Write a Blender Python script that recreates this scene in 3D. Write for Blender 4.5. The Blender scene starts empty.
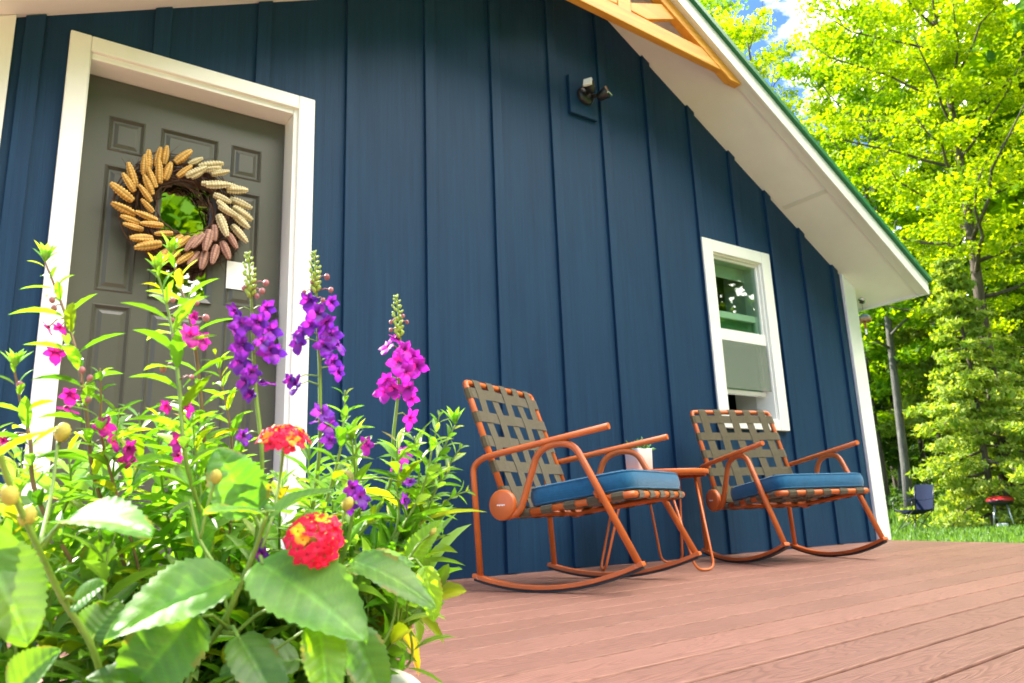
import bpy, bmesh, math, random
import numpy as np
from mathutils import Vector, Matrix, Quaternion
random.seed(7); RNG=np.random.RandomState(11)
sc=bpy.context.scene; COL=sc.collection
rad=math.radians
# ------------------------------------------------------------------ camera frame
CAM=Vector((0,-3.0,0.2655)); F=750.0
cr=Vector((.82127773,-.56936098,-.03648229)); cd=Vector((.09971674,.20620924,-.97341375)); cf=Vector((.56174679,.79580514,.22612988))
def at(px,py,dep):
    return CAM+(cr*(px-512)+cd*(py-341.5)+cf*F)*(dep/F)
# ------------------------------------------------------------------ helpers
def tag(o,label=None,cat=None,group=None,kind=None):
    if label: o['label']=label
    if cat: o['category']=cat
    if group: o['group']=group
    if kind: o['kind']=kind
    return o
def empty(name,loc,rz=0):
    o=bpy.data.objects.new(name,None); o.empty_display_size=.1
    o.location=loc; o.rotation_euler=(0,0,rz); COL.objects.link(o); return o
class MB:
    def __init__(s): s.v=[]; s.f=[]; s.sm=[]; s.c=[]
    def add(s,vs,fs,smooth=False,col=None):
        n=len(s.v); s.v+= [tuple(v) for v in vs]; s.f+=[tuple(i+n for i in f) for f in fs]; s.sm+=[smooth]*len(fs)
        if col is not None: s.c+= ([col]*len(vs) if not isinstance(col,list) else col)
        return s
    def box(s,x0,x1,y0,y1,z0,z1,M=None):
        vs=[(x0,y0,z0),(x1,y0,z0),(x1,y1,z0),(x0,y1,z0),(x0,y0,z1),(x1,y0,z1),(x1,y1,z1),(x0,y1,z1)]
        if M: vs=[M@Vector(v) for v in vs]
        return s.add(vs,[(0,3,2,1),(4,5,6,7),(0,1,5,4),(1,2,6,5),(2,3,7,6),(3,0,4,7)])
    def prism(s,poly,y0,y1):          # poly in x,z ; extruded along y (counter-clockwise seen from -y)
        n=len(poly); vs=[(x,y0,z) for x,z in poly]+[(x,y1,z) for x,z in poly]
        fs=[tuple(range(n)),tuple(range(2*n-1,n-1,-1))]+[(i,i+n,(i+1)%n+n,(i+1)%n) for i in range(n)]
        return s.add(vs,fs)
    def tube(s,pts,r,n=10,flat=1.0,cap=True,col=None,up=None):
        pts=[Vector(p) for p in pts]; m=len(pts)
        if not hasattr(r,'__len__'): r=[r]*m
        T=[(pts[min(i+1,m-1)]-pts[max(i-1,0)]).normalized() for i in range(m)]
        a=Vector(up) if up else (Vector((0,0,1)) if abs(T[0].z)<.9 else Vector((1,0,0)))
        N=(a-T[0]*a.dot(T[0])).normalized(); vs=[]
        for i in range(m):
            N=(N-T[i]*N.dot(T[i])).normalized(); B=T[i].cross(N)
            for k in range(n):
                t=2*math.pi*k/n; vs.append(pts[i]+N*math.cos(t)*r[i]+B*math.sin(t)*r[i]*flat)
        fs=[(i*n+k,i*n+(k+1)%n,(i+1)*n+(k+1)%n,(i+1)*n+k) for i in range(m-1) for k in range(n)]
        s.add(vs,fs,True,col)
        if cap:
            b=len(s.v)-m*n; s.f+= [tuple(b+k for k in range(n-1,-1,-1)),tuple(b+(m-1)*n+k for k in range(n))]; s.sm+=[False,False]
        return s
    def lathe(s,prof,cx,cy,n=32,M=None,smooth=True,cap=False):
        vs=[]
        for r,z in prof:
            for k in range(n):
                t=2*math.pi*k/n; v=Vector((cx+r*math.cos(t),cy+r*math.sin(t),z)); vs.append(M@v if M else v)
        m=len(prof); fs=[(i*n+k,i*n+(k+1)%n,(i+1)*n+(k+1)%n,(i+1)*n+k) for i in range(m-1) for k in range(n)]
        if cap: fs+=[tuple(range(n-1,-1,-1)),tuple((m-1)*n+k for k in range(n))]
        return s.add(vs,fs,smooth)
    def ribbon(s,pts,wid,th,side):   # flat strap along pts; side = width direction
        pts=[Vector(p) for p in pts]; m=len(pts); vs=[]
        side=Vector(side).normalized()
        for i in range(m):
            T=(pts[min(i+1,m-1)]-pts[max(i-1,0)]).normalized(); N=T.cross(side).normalized()
            for a,b in ((-1,-1),(1,-1),(1,1),(-1,1)): vs.append(pts[i]+side*a*wid/2+N*b*th/2)
        fs=[(i*4+k,i*4+(k+1)%4,(i+1)*4+(k+1)%4,(i+1)*4+k) for i in range(m-1) for k in range(4)]+[(3,2,1,0),tuple((m-1)*4+k for k in range(4))]
        return s.add(vs,fs)
    def build(s,name,mat,parent=None,bevel=0,seg=2,loc=None):
        me=bpy.data.meshes.new(name)
        me.from_pydata(s.v,[],s.f); 
        me.polygons.foreach_set('use_smooth',s.sm)
        if s.c and len(s.c)==len(s.v):
            ca=me.color_attributes.new('tint','FLOAT_COLOR','POINT')
            ca.data.foreach_set('color',np.array([(c,c,c,1) if not hasattr(c,'__len__') else (*c,1) for c in s.c],dtype=np.float32).ravel())
        me.validate(); me.update()
        if mat: me.materials.append(mat)
        o=bpy.data.objects.new(name,me); COL.objects.link(o)
        if parent: o.parent=parent
        if loc: o.location=loc
        if bevel:
            b=o.modifiers.new('bevel','BEVEL'); b.width=bevel; b.segments=seg; b.limit_method='ANGLE'; b.angle_limit=rad(35)
            b.harden_normals=False
        return o
def fixn(o):
    bm=bmesh.new(); bm.from_mesh(o.data); bmesh.ops.recalc_face_normals(bm,faces=bm.faces); bm.to_mesh(o.data); bm.free(); return o
def smooth_curve(pts,n=6):
    pts=[Vector(p) for p in pts]; out=[]
    P=[pts[0]*2-pts[1]]+pts+[pts[-1]*2-pts[-2]]
    for i in range(1,len(P)-2):
        for k in range(n):
            t=k/n; a,b,c,d=P[i-1],P[i],P[i+1],P[i+2]
            out.append(.5*((2*b)+(c-a)*t+(2*a-5*b+4*c-d)*t*t+(3*b-a-3*c+d)*t**3))
    out.append(pts[-1]); return out
def round_path(pts,r,n=6):           # polyline with filleted corners
    pts=[Vector(p) for p in pts]; out=[pts[0]]
    for i in range(1,len(pts)-1):
        a=(pts[i-1]-pts[i]); b=(pts[i+1]-pts[i]); rr=min(r[i-1] if hasattr(r,'__len__') else r,a.length*.49,b.length*.49)
        p0=pts[i]+a.normalized()*rr; p1=pts[i]+b.normalized()*rr
        for k in range(n+1):
            t=k/n; out.append(p0*(1-t)**2+pts[i]*2*t*(1-t)+p1*t*t)
    out.append(pts[-1]); return out
def copy_tree(o,parent=None):
    c=o.copy(); COL.objects.link(c); c.parent=parent
    for k in ('label','group','category'):
        pass
    for ch in list(o.children): copy_tree(ch,c)
    return c
# ------------------------------------------------------------------ materials
def newmat(name):
    m=bpy.data.materials.new(name); m.use_nodes=True; nt=m.node_tree
    return m,nt,nt.nodes['Principled BSDF']
def N(nt,t,**kw):
    n=nt.nodes.new(t)
    for k,v in kw.items():
        if k in n.inputs: n.inputs[k].default_value=v
        else: setattr(n,k,v)
    return n
def L(nt,a,b): nt.links.new(a,b)
def ramp(nt,fac,stops):
    r=nt.nodes.new('ShaderNodeValToRGB'); e=r.color_ramp.elements
    while len(e)<len(stops): e.new(.5)
    for i,(p,c) in enumerate(stops): e[i].position=p; e[i].color=(*c,1) if len(c)==3 else c
    L(nt,fac,r.inputs['Fac']); return r.outputs['Color']
def coords(nt,scale=(1,1,1),rot=(0,0,0)):
    tc=nt.nodes.new('ShaderNodeTexCoord'); mp=nt.nodes.new('ShaderNodeMapping'); mp.inputs['Scale'].default_value=scale; mp.inputs['Rotation'].default_value=rot
    L(nt,tc.outputs['Object'],mp.inputs['Vector']); return mp.outputs['Vector']
def noise(nt,vec,sc_,det=4,rough=.55,dist=0):
    n=N(nt,'ShaderNodeTexNoise'); n.inputs['Scale'].default_value=sc_; n.inputs['Detail'].default_value=det; n.inputs['Roughness'].default_value=rough; n.inputs['Distortion'].default_value=dist
    L(nt,vec,n.inputs['Vector']); return n.outputs['Fac']
def bump(nt,h,bs,strength=.3,dist=.002):
    b=N(nt,'ShaderNodeBump'); b.inputs['Strength'].default_value=strength; b.inputs['Distance'].default_value=dist
    L(nt,h,b.inputs['Height']); L(nt,b.outputs['Normal'],bs.inputs['Normal']); return b
def simple(name,col,rough=.5,metal=0,var=.12,scale=20,bs=.15,bd=.001,spec=.5):
    m,nt,b=newmat(name); v=coords(nt)
    f=noise(nt,v,scale,5)
    c=ramp(nt,f,[(.3,[x*(1-var) for x in col]),(.7,[min(1,x*(1+var)) for x in col])])
    L(nt,c,b.inputs['Base Color']); b.inputs['Roughness'].default_value=rough; b.inputs['Metallic'].default_value=metal
    b.inputs['Specular IOR Level'].default_value=spec
    if bs: bump(nt,noise(nt,v,scale*6,4),b,bs,bd)
    return m
def m_siding():
    m,nt,b=newmat('navy_siding'); v=coords(nt,(60,60,1.6)); w=coords(nt,(1,1,.35))
    g=noise(nt,v,1.0,6,.6,.6)
    big=noise(nt,w,1.7,5,.6)
    c1=ramp(nt,big,[(.25,(.0042,.0295,.076)),(.75,(.0078,.0415,.098))])
    st_=noise(nt,coords(nt,(14,14,.7)),1.3,5,.65); fg_=noise(nt,coords(nt,(240,240,7)),1.0,5,.7)  # st_ paints the panels' broad gloss streaks as lighter colour
    c2a=ramp(nt,g,[(.3,(.78,.80,.83)),(.72,(1.16,1.14,1.10))]); c2b=ramp(nt,st_,[(.35,(.92,.93,.95)),(.68,(1.12,1.10,1.06))])
    mm_=N(nt,'ShaderNodeMix',data_type='RGBA',blend_type='MULTIPLY'); mm_.inputs['Factor'].default_value=1; L(nt,c2a,mm_.inputs[6]); L(nt,c2b,mm_.inputs[7]); c2=mm_.outputs[2]
    mx=N(nt,'ShaderNodeMix',data_type='RGBA',blend_type='MULTIPLY'); mx.inputs['Factor'].default_value=1
    L(nt,c1,mx.inputs[6]); L(nt,c2,mx.inputs[7]); 
    # sparse pale scuffs
    sp=noise(nt,coords(nt,(3,3,1)),4.5,8,.75); sm=ramp(nt,sp,[(.70,(0,0,0)),(.76,(1,1,1))])
    mx2=N(nt,'ShaderNodeMix',data_type='RGBA'); L(nt,sm,mx2.inputs['Factor']); L(nt,mx.outputs[2],mx2.inputs[6]); mx2.inputs[7].default_value=(.05,.085,.13,1)
    L(nt,mx2.outputs[2],b.inputs['Base Color'])
    b.inputs['Roughness'].default_value=.58; b.inputs['Specular IOR Level'].default_value=.22
    wv=N(nt,'ShaderNodeTexWave',wave_type='RINGS'); wv.rings_direction='X'
    L(nt,coords(nt,(4,1,.45)),wv.inputs['Vector']); wv.inputs['Scale'].default_value=7; wv.inputs['Distortion'].default_value=6; wv.inputs['Detail'].default_value=3
    ad=N(nt,'ShaderNodeMath',operation='ADD'); L(nt,g,ad.inputs[0]); L(nt,fg_,ad.inputs[1])
    bump(nt,ad.outputs[0],b,.55,.0022); return m
def m_deck():
    m,nt,b=newmat('composite_decking')
    v=coords(nt,(1,1,1),(0,0,-rad(3.7)))
    # board index -> per board tone
    sx=N(nt,'ShaderNodeSeparateXYZ'); L(nt,v,sx.inputs[0])
    mt=N(nt,'ShaderNodeMath',operation='DIVIDE'); L(nt,sx.outputs['Y'],mt.inputs[0]); mt.inputs[1].default_value=.1315
    fl=N(nt,'ShaderNodeMath',operation='FLOOR'); 
    ad=N(nt,'ShaderNodeMath',operation='ADD'); L(nt,mt.outputs[0],ad.inputs[0]); ad.inputs[1].default_value=18.45+40; L(nt,ad.outputs[0],fl.inputs[0])
    wn=N(nt,'ShaderNodeTexWhiteNoise',noise_dimensions='1D'); L(nt,fl.outputs[0],wn.inputs['W'])
    off=N(nt,'ShaderNodeCombineXYZ'); 
    m9=N(nt,'ShaderNodeMath',operation='MULTIPLY'); L(nt,wn.outputs['Value'],m9.inputs[0]); m9.inputs[1].default_value=37.0; L(nt,m9.outputs[0],off.inputs['X'])
    va=N(nt,'ShaderNodeVectorMath',operation='ADD'); L(nt,v,va.inputs[0]); L(nt,off.outputs[0],va.inputs[1])
    vs=N(nt,'ShaderNodeVectorMath',operation='MULTIPLY'); L(nt,va.outputs[0],vs.inputs[0]); vs.inputs[1].default_value=(1.1,9,1)
    # cathedral grain: contour lines of a stretched noise
    nz=N(nt,'ShaderNodeTexNoise'); nz.inputs['Scale'].default_value=1.6; nz.inputs['Detail'].default_value=1.5; nz.inputs['Roughness'].default_value=.45; L(nt,vs.outputs[0],nz.inputs['Vector'])
    mu=N(nt,'ShaderNodeMath',operation='MULTIPLY'); L(nt,nz.outputs['Fac'],mu.inputs[0]); mu.inputs[1].default_value=26*6.283
    si=N(nt,'ShaderNodeMath',operation='SINE'); L(nt,mu.outputs[0],si.inputs[0])
    fine=noise(nt,vs.outputs[0],14,5,.7)
    base=ramp(nt,wn.outputs['Value'],[(0,(.25,.126,.094)),(1,(.33,.166,.124))])
    dirt=noise(nt,coords(nt),2.3,6,.65)
    d2=ramp(nt,dirt,[(.3,(.88,.86,.83)),(.7,(1.05,1.04,1.03))])
    mx=N(nt,'ShaderNodeMix',data_type='RGBA',blend_type='MULTIPLY'); mx.inputs['Factor'].default_value=1; L(nt,base,mx.inputs[6]); L(nt,d2,mx.inputs[7])
    ln=ramp(nt,si.outputs[0],[(.15,(1.10,1.09,1.08)),(.95,(.78,.76,.74))])
    mx3=N(nt,'ShaderNodeMix',data_type='RGBA',blend_type='MULTIPLY'); mx3.inputs['Factor'].default_value=.75; L(nt,mx.outputs[2],mx3.inputs[6]); L(nt,ln,mx3.inputs[7])
    fr=ramp(nt,fine,[(.35,(.93,.93,.93)),(.65,(1.06,1.06,1.06))])
    mx4=N(nt,'ShaderNodeMix',data_type='RGBA',blend_type='MULTIPLY'); mx4.inputs['Factor'].default_value=1; L(nt,mx3.outputs[2],mx4.inputs[6]); L(nt,fr,mx4.inputs[7])
    L(nt,mx4.outputs[2],b.inputs['Base Color']); b.inputs['Roughness'].default_value=.52; b.inputs['Specular IOR Level'].default_value=.35
    a2=N(nt,'ShaderNodeMath',operation='MULTIPLY_ADD'); L(nt,si.outputs[0],a2.inputs[0]); a2.inputs[1].default_value=-.5; L(nt,fine,a2.inputs[2])
    bump(nt,a2.outputs[0],b,.5,.0012); return m
def leafmat(name,c_lo,c_hi,trans=.45,rough=.5,tint=False,tcol=None,coat=.0,spec=.5):
    m,nt,b=newmat(name); out=nt.nodes['Material Output']
    g=N(nt,'ShaderNodeNewGeometry')
    c=ramp(nt,g.outputs['Random Per Island'],[(0,c_lo),(.55,[(a+b_)/2 for a,b_ in zip(c_lo,c_hi)]),(1,c_hi)])
    if tint:
        at_=N(nt,'ShaderNodeVertexColor'); at_.layer_name='tint'
        mx=N(nt,'ShaderNodeMix',data_type='RGBA',blend_type='MULTIPLY'); mx.inputs['Factor'].default_value=1; L(nt,c,mx.inputs[6]); L(nt,at_.outputs['Color'],mx.inputs[7]); c=mx.outputs[2]
    L(nt,c,b.inputs['Base Color']); b.inputs['Roughness'].default_value=rough; b.inputs['Specular IOR Level'].default_value=spec
    t=N(nt,'ShaderNodeBsdfTranslucent')
    mm=N(nt,'ShaderNodeMix',data_type='RGBA',blend_type='MULTIPLY'); mm.inputs['Factor'].default_value=1; L(nt,c,mm.inputs[6]); mm.inputs[7].default_value=(*(tcol or (1.9,1.75,.55)),1)
    L(nt,mm.outputs[2],t.inputs['Color'])
    ms=N(nt,'ShaderNodeMixShader'); ms.inputs[0].default_value=trans; L(nt,b.outputs[0],ms.inputs[1]); L(nt,t.outputs[0],ms.inputs[2]); L(nt,ms.outputs[0],out.inputs['Surface'])
    return m
def m_glass(name='window_glass',tint=(.75,.85,.8),fac=.35):
    m,nt,b=newmat(name); out=nt.nodes['Material Output']
    gl=N(nt,'ShaderNodeBsdfGlossy'); gl.inputs['Roughness'].default_value=.015; gl.inputs['Color'].default_value=(.95,.97,.95,1)
    tr=N(nt,'ShaderNodeBsdfTransparent'); tr.inputs['Color'].default_value=(*tint,1)
    ge=N(nt,'ShaderNodeNewGeometry'); dp=N(nt,'ShaderNodeVectorMath',operation='DOT_PRODUCT'); L(nt,ge.outputs['Incoming'],dp.inputs[0]); L(nt,ge.outputs['Normal'],dp.inputs[1])
    ab=N(nt,'ShaderNodeMath',operation='ABSOLUTE'); L(nt,dp.outputs['Value'],ab.inputs[0]); om=N(nt,'ShaderNodeMath',operation='SUBTRACT'); om.inputs[0].default_value=1; L(nt,ab.outputs[0],om.inputs[1])
    pw=N(nt,'ShaderNodeMath',operation='POWER'); L(nt,om.outputs[0],pw.inputs[0]); pw.inputs[1].default_value=4; fr=N(nt,'ShaderNodeMath',operation='MULTIPLY_ADD'); L(nt,pw.outputs[0],fr.inputs[0]); fr.inputs[1].default_value=.9; fr.inputs[2].default_value=.05
    ad=N(nt,'ShaderNodeMath',operation='MULTIPLY_ADD'); L(nt,fr.outputs[0],ad.inputs[0]); ad.inputs[1].default_value=1.0; ad.inputs[2].default_value=fac; ad.use_clamp=True
    ms=N(nt,'ShaderNodeMixShader'); L(nt,ad.outputs[0],ms.inputs[0]); L(nt,tr.outputs[0],ms.inputs[1]); L(nt,gl.outputs[0],ms.inputs[2]); L(nt,ms.outputs[0],out.inputs['Surface'])
    nz=noise(nt,coords(nt),3,2); bp=N(nt,'ShaderNodeBump'); bp.inputs['Strength'].default_value=.06; bp.inputs['Distance'].default_value=.01; L(nt,nz,bp.inputs['Height']); L(nt,bp.outputs[0],gl.inputs['Normal'])
    return m
def m_wood():
    m,nt,b=newmat('stained_pine'); v=coords(nt,(3,40,40)); g=noise(nt,v,1,6,.6,.5); k=noise(nt,coords(nt,(1,1,1)),9,3)
    c=ramp(nt,g,[(.3,(.66,.25,.03)),(.7,(.84,.40,.055))])
    kk=ramp(nt,k,[(.70,(1,1,1)),(.76,(.35,.25,.2))])
    mx=N(nt,'ShaderNodeMix',data_type='RGBA',blend_type='MULTIPLY'); mx.inputs['Factor'].default_value=1; L(nt,c,mx.inputs[6]); L(nt,kk,mx.inputs[7])
    L(nt,mx.outputs[2],b.inputs['Base Color']); b.inputs['Roughness'].default_value=.5; bump(nt,g,b,.3,.001); return m
def m_bark(name,a,b_):
    m,nt,b=newmat(name); v=coords(nt,(9,9,1.6)); g=noise(nt,v,2.2,7,.65,.6); p=noise(nt,coords(nt),1.4,3)
    c=ramp(nt,g,[(.32,a),(.68,b_)]); cc=ramp(nt,p,[(.45,(1,1,1)),(.65,(1.3,1.32,1.28))])
    mx=N(nt,'ShaderNodeMix',data_type='RGBA',blend_type='MULTIPLY'); mx.inputs['Factor'].default_value=1; L(nt,c,mx.inputs[6]); L(nt,cc,mx.inputs[7])
    L(nt,mx.outputs[2],b.inputs['Base Color']); b.inputs['Roughness'].default_value=.9; bump(nt,g,b,.8,.03); return m
def m_fabric(name,col,sc_=420,var=.15):
    m,nt,b=newmat(name); v=coords(nt)
    w1=N(nt,'ShaderNodeTexWave'); w1.bands_direction='X'; w1.inputs['Scale'].default_value=sc_; L(nt,v,w1.inputs['Vector'])
    w2=N(nt,'ShaderNodeTexWave'); w2.bands_direction='Y'; w2.inputs['Scale'].default_value=sc_; L(nt,v,w2.inputs['Vector'])
    a=N(nt,'ShaderNodeMath',operation='MULTIPLY'); L(nt,w1.outputs['Fac'],a.inputs[0]); L(nt,w2.outputs['Fac'],a.inputs[1])
    f=noise(nt,v,55,6,.7)
    c=ramp(nt,f,[(.3,[x*(1-var) for x in col]),(.7,[x*(1+var) for x in col])]); L(nt,c,b.inputs['Base Color'])
    b.inputs['Roughness'].default_value=.85; b.inputs['Sheen Weight'].default_value=.25; b.inputs['Specular IOR Level'].default_value=.25
    ad=N(nt,'ShaderNodeMath',operation='ADD'); L(nt,a.outputs[0],ad.inputs[0]); L(nt,f,ad.inputs[1]); bump(nt,ad.outputs[0],b,.4,.001); return m
M={}
M['siding']=m_siding(); M['deck']=m_deck()
M['trim']=simple('white_trim_paint',(.86,.85,.80),.45,0,.03,8,.12,.0008)
M['soffit']=simple('soffit_board',(.90,.885,.85),.6,0,.04,3,.15,.001)
M['fascia']=simple('fascia_metal_white',(.78,.77,.72),.35,0,.03,5,.05)
M['green']=simple('green_roof_metal',(.015,.16,.055),.35,0,.08,6,.05)
M['door']=simple('taupe_door_paint',(.074,.073,.056),.38,0,.05,5,.2,.0006)
M['wood']=m_wood()
M['orange']=simple('terracotta_enamel',(.54,.122,.022),.36,0,.10,14,.12,.0004)
M['rubber']=simple('black_rubber',(.02,.02,.02),.7,0,.2,30)
M['cushion']=m_fabric('denim_blue_fabric',(.009,.108,.215))
M['web']=m_fabric('olive_webbing',(.088,.070,.034),600,.12)
M['white']=simple('white_ceramic',(.78,.78,.76),.3,0,.02,6,.03)
M['vinyl']=simple('white_vinyl',(.80,.80,.74),.3,0,.02,6,.04)
M['black']=simple('black_plastic',(.014,.014,.015),.35,0,.2,30,.1)
M['chrome']=simple('chrome',(.75,.75,.74),.12,1,.03,5,0)
M['lens']=simple('lamp_lens',(.85,.83,.78),.25,0,.03,5,0)
M['glass']=m_glass('window_glass',(.74,.86,.78),.0); M['dglass']=m_glass('door_glass',(.25,.3,.28),.45)
M['dark']=simple('dark_interior',(.06,.055,.05),.9,0,.2,2,0)
M['room']=simple('interior_plaster',(.55,.55,.5),.8,0,.05,3,0)
M['shade']=simple('roller_shade',(.50,.54,.44),.8,0,.05,30,.1)
M['twig']=simple('brown_twigs',(.085,.038,.018),.8,0,.5,60,.5,.002)
M['mat']=m_fabric('grey_doormat',(.16,.18,.21),200,.2)
M['planter']=simple('cream_planter',(.72,.68,.60),.5,0,.08,12,.25,.001)
M['soil']=simple('potting_soil',(.03,.02,.013),.95,0,.5,60,1,.01)
M['paper']=simple('paper',(.85,.86,.84),.6,0,.02,5,0)
M['steel']=simple('brushed_steel',(.62,.62,.63),.35,.8,.1,10,.05)
M['red']=simple('red_enamel',(.52,.015,.02),.3,0,.05,8,0)
M['navy']=simple('navy_nylon',(.003,.009,.032),.8,0,.2,60,.3,.001,.2)  # darkened nylon colour stands in for tree shade on the camp chair
M['bark']=m_bark('grey_maple_bark',(.05,.047,.04),(.13,.122,.105)); M['bark2']=m_bark('brown_bark',(.045,.032,.022),(.12,.09,.065))
# ================================================================== HOUSE
def rz_(x): return min(2.155+.476*x, 5.048-.6*x)     # underside of the rake at the wall
XL,XR,AP=-.17,5.285,2.6905; YB=7.0
house=empty('house',(0,0,0)); tag(house,'navy blue board and batten house with white trim and a green edged gable roof','house')
BX=[-.037,.391,.799,1.215,1.632,2.034,2.435,2.82,3.21,3.60,3.98,4.335,4.69,5.06]
DO=(.15,1.02,0,2.09); WO=(3.67,4.22,.76,1.90)          # rough openings
w=MB()
xs=sorted(set([XL,XR,AP]+[b+.03 for b in BX]+[DO[0],DO[1],WO[0],WO[1]]))
for a,b in zip(xs[:-1],xs[1:]):
    mid=(a+b)/2; holes=[h for h in (DO,WO) if h[0]<=mid<=h[1]]
    z0=-.36
    segs=[]
    if holes:
        h=holes[0]
        if h is DO: segs=[(h[3],None)]
        else: segs=[(z0,h[2]),(h[3],None)]
    else: segs=[(z0,None)]
    for s0,s1 in segs:
        ta=rz_(a)+.05 if s1 is None else s1; tb=rz_(b)+.05 if s1 is None else s1
        w.prism([(a,s0),(b,s0),(b,tb),(a,ta)],0,.12)
wall=w.build('wall',M['siding'],house)
w=MB()
for i,bx in enumerate(BX):
    segs=[(0.004,None)]
    if i in (1,2): segs=[(2.124,None)]
    if i==10: segs=[(0.004,.733),(1.952,None)]
    for s0,s1 in segs:
        w.prism([(bx,s0),(bx+.062,s0),(bx+.062,s1 or rz_(bx+.062)-.004),(bx,s1 or rz_(bx)-.004)],-.019,0.004)
bat=w.build('battens',M['siding'],house)
bb=bat.modifiers.new('bevel','BEVEL'); bb.width=.0025; bb.segments=2; bb.limit_method='ANGLE'; bb.angle_limit=rad(60)
s=MB(); s.box(XL,XL+.12,.121,YB,-.36,2.12).box(XR-.12,XR,.121,YB,-.36,1.93).prism([(XL+.121,-.36),(XR-.121,-.36),(XR-.121,1.9),(AP,3.4),(XL+.121,2.1)],YB-.12,YB)
s.build('side_wall',M['siding'],house)
MB().box(XL+.125,XR-.125,.125,YB-.125,-.30,-.02).build('floor_slab',M['dark'],house)
# a partition that closes the room behind the window
MB().box(XL+.13,XR-.13,2.6,2.7,-.019,1.9).build('partition',M['room'],house)
# corner boards
MB().prism([(5.160,.002),(5.312,.002),(5.312,rz_(5.312)-.003),(5.160,rz_(5.160)-.003)],-.026,-.0005).prism([(5.2885,.002),(5.312,.002),(5.312,rz_(5.312)-.003),(5.2885,rz_(5.2885)-.003)],-.0004,.10).build('corner_board',M['trim'],house,.003)
MB().prism([(-.21,.002),(-.066,.002),(-.066,rz_(-.066)-.003),(-.21,rz_(-.21)-.003)],-.026,-.0005).prism([(-.21,.002),(-.1865,.002),(-.1865,rz_(-.1865)-.003),(-.21,rz_(-.21)-.003)],-.0004,.10).build('corner_board',M['trim'],house,.003)
# roof: soffit/deck slabs, fascia, green metal
YO=-.455
def roofline(x,side): return 5.048-.6*x if side>0 else 2.155+.476*x
xe,xw=5.507,-.42
zr0=roofline(AP,1)
def slab(mb,side,off0,off1,y0,y1,xa=AP,xb=None,ext=0):
    xb=(xe if side>0 else xw) if xb is None else xb
    a=(xa,roofline(xa,side)+off0); b=(xb,roofline(xb,side)+off0); c=(xb,roofline(xb,side)+off1); d_=(xa,roofline(xa,side)+off1)
    poly=[a,b,c,d_]
    mb.prism(poly,y0,y1)
for side in (1,-1):
    sf=MB(); slab(sf,side,0,.03,YO+.02,YB+.3); fixn(sf.build('soffit',M['soffit'],house))
    if side>0:
        jt=MB(); slab(jt,side,-.003,-.0004,YO+.08,-.03,4.50,4.53); fixn(jt.build('soffit_joint',M['fascia'],house))
    # narrow trim strip along the outer edge of the soffit, and a frieze lip at the wall
    tr=MB(); slab(tr,side,-.013,-.0005,YO+.018,YO+.075); fixn(tr.build('soffit_trim',M['fascia'],house,.002))
    fa=MB(); slab(fa,side,-.02,.085,YO-.004,YO+.0175); fixn(fa.build('fascia',M['fascia'],house,.002))
    rf=MB(); slab(rf,side,.088,.122,YO-.028,YB+.35,AP,(xe+.035) if side>0 else xw-.035)
    # standing ribs
    yy=YO+.2
    while yy<YB: slab(rf,side,.1225,.145,yy,yy+.03,AP,(xe+.03) if side>0 else xw-.03); yy+=.3
    fixn(rf.build('roof',M['green'],house))
    x0=xe if side>0 else xw
    ef=MB(); z=roofline(x0,side); ef.box(min(x0,x0+side*.02),max(x0,x0+side*.02),YO-.004,YB+.3,z-.02,z+.083); ef.build('eave_fascia',M['fascia'],house,.002)
    for ya,yb in ((YO+.02,YO+.06),(YB+.2,YB+.3)):
        fr=MB(); slab(fr,side,.0305,.087,ya,yb); fixn(fr.build('roof_frame',M['soffit'],house))
# gable truss ornament of stained pine
YT0,YT1=-.418,-.372
tr=empty('gable_truss',(0,0,0)); tr.parent=house
def part_prism(name,poly,y0=YT0,y1=YT1):
    m=MB(); m.prism(poly,y0,y1); o=m.build(name,M['wood'],tr,.004); fixn(o)
    return o
CT=2.68
part_prism('tie_beam',[(CT-.90,2.928),(CT+.955,2.872),(CT+.79,2.968),(CT-.78,3.012)])
for sd in (1,-1):
    f=lambda x,off:roofline(x,sd)-off
    def col(x): return x
    x0=CT; x1=CT+sd*.965
    part_prism('rafter',[(x1,f(x1,.018)),(x1-sd*.0,f(x1,.018)-.012),(x1-sd*.10,f(x1-sd*.10,.09)),(x0+sd*.05,f(x0+sd*.05,.105)),(x0+sd*.001,f(x0+sd*.001,.015)),],YT0-.004,YT1+.004)
    part_prism('strut',[(CT+sd*.052,3.005),(CT+sd*.18,2.998),(CT+sd*.48,3.115),(CT+sd*.37,3.175),(CT+sd*.052,3.055)],YT0+.006,YT1-.006)
part_prism('king_post',[(CT-.05,2.975),(CT+.05,2.975),(CT+.05,3.30),(CT-.05,3.30)],YT0+.003,YT1-.003)
# ---------------- door
YD=.10
fr=MB()
fr.box(.1065,.178,-.03,-.0005,.0,2.122).box(.990,1.063,-.03,-.0005,.0,2.122).box(.1785,.9895,-.0295,-.0005,2.058,2.1215)   # casing
fr.box(.1505,.1835,-.012,.145,.0,2.0899).box(.972,1.0195,-.012,.145,.0,2.0899).box(.184,.9715,-.0115,.145,2.034,2.0895)
fr.box(.184,.205,-.0,.09,.04,2.033).box(.184,.9715,-.0,.03,2.02,2.0335)
dfr=empty('door_frame',(0,0,0)); dfr.parent=house
MB().box(.1065,.178,-.03,-.0005,.0,2.122).box(.990,1.063,-.03,-.0005,.0,2.122).box(.1785,.9895,-.0298,-.0005,2.058,2.1215).build('casing',M['trim'],dfr,.004)
MB().box(.1505,.1830,-.012,.145,.0,2.0899).box(.972,1.0195,-.012,.145,.0,2.0899).box(.1835,.9715,-.0115,.145,2.034,2.0895).build('jamb',M['trim'],dfr,.003)
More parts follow.
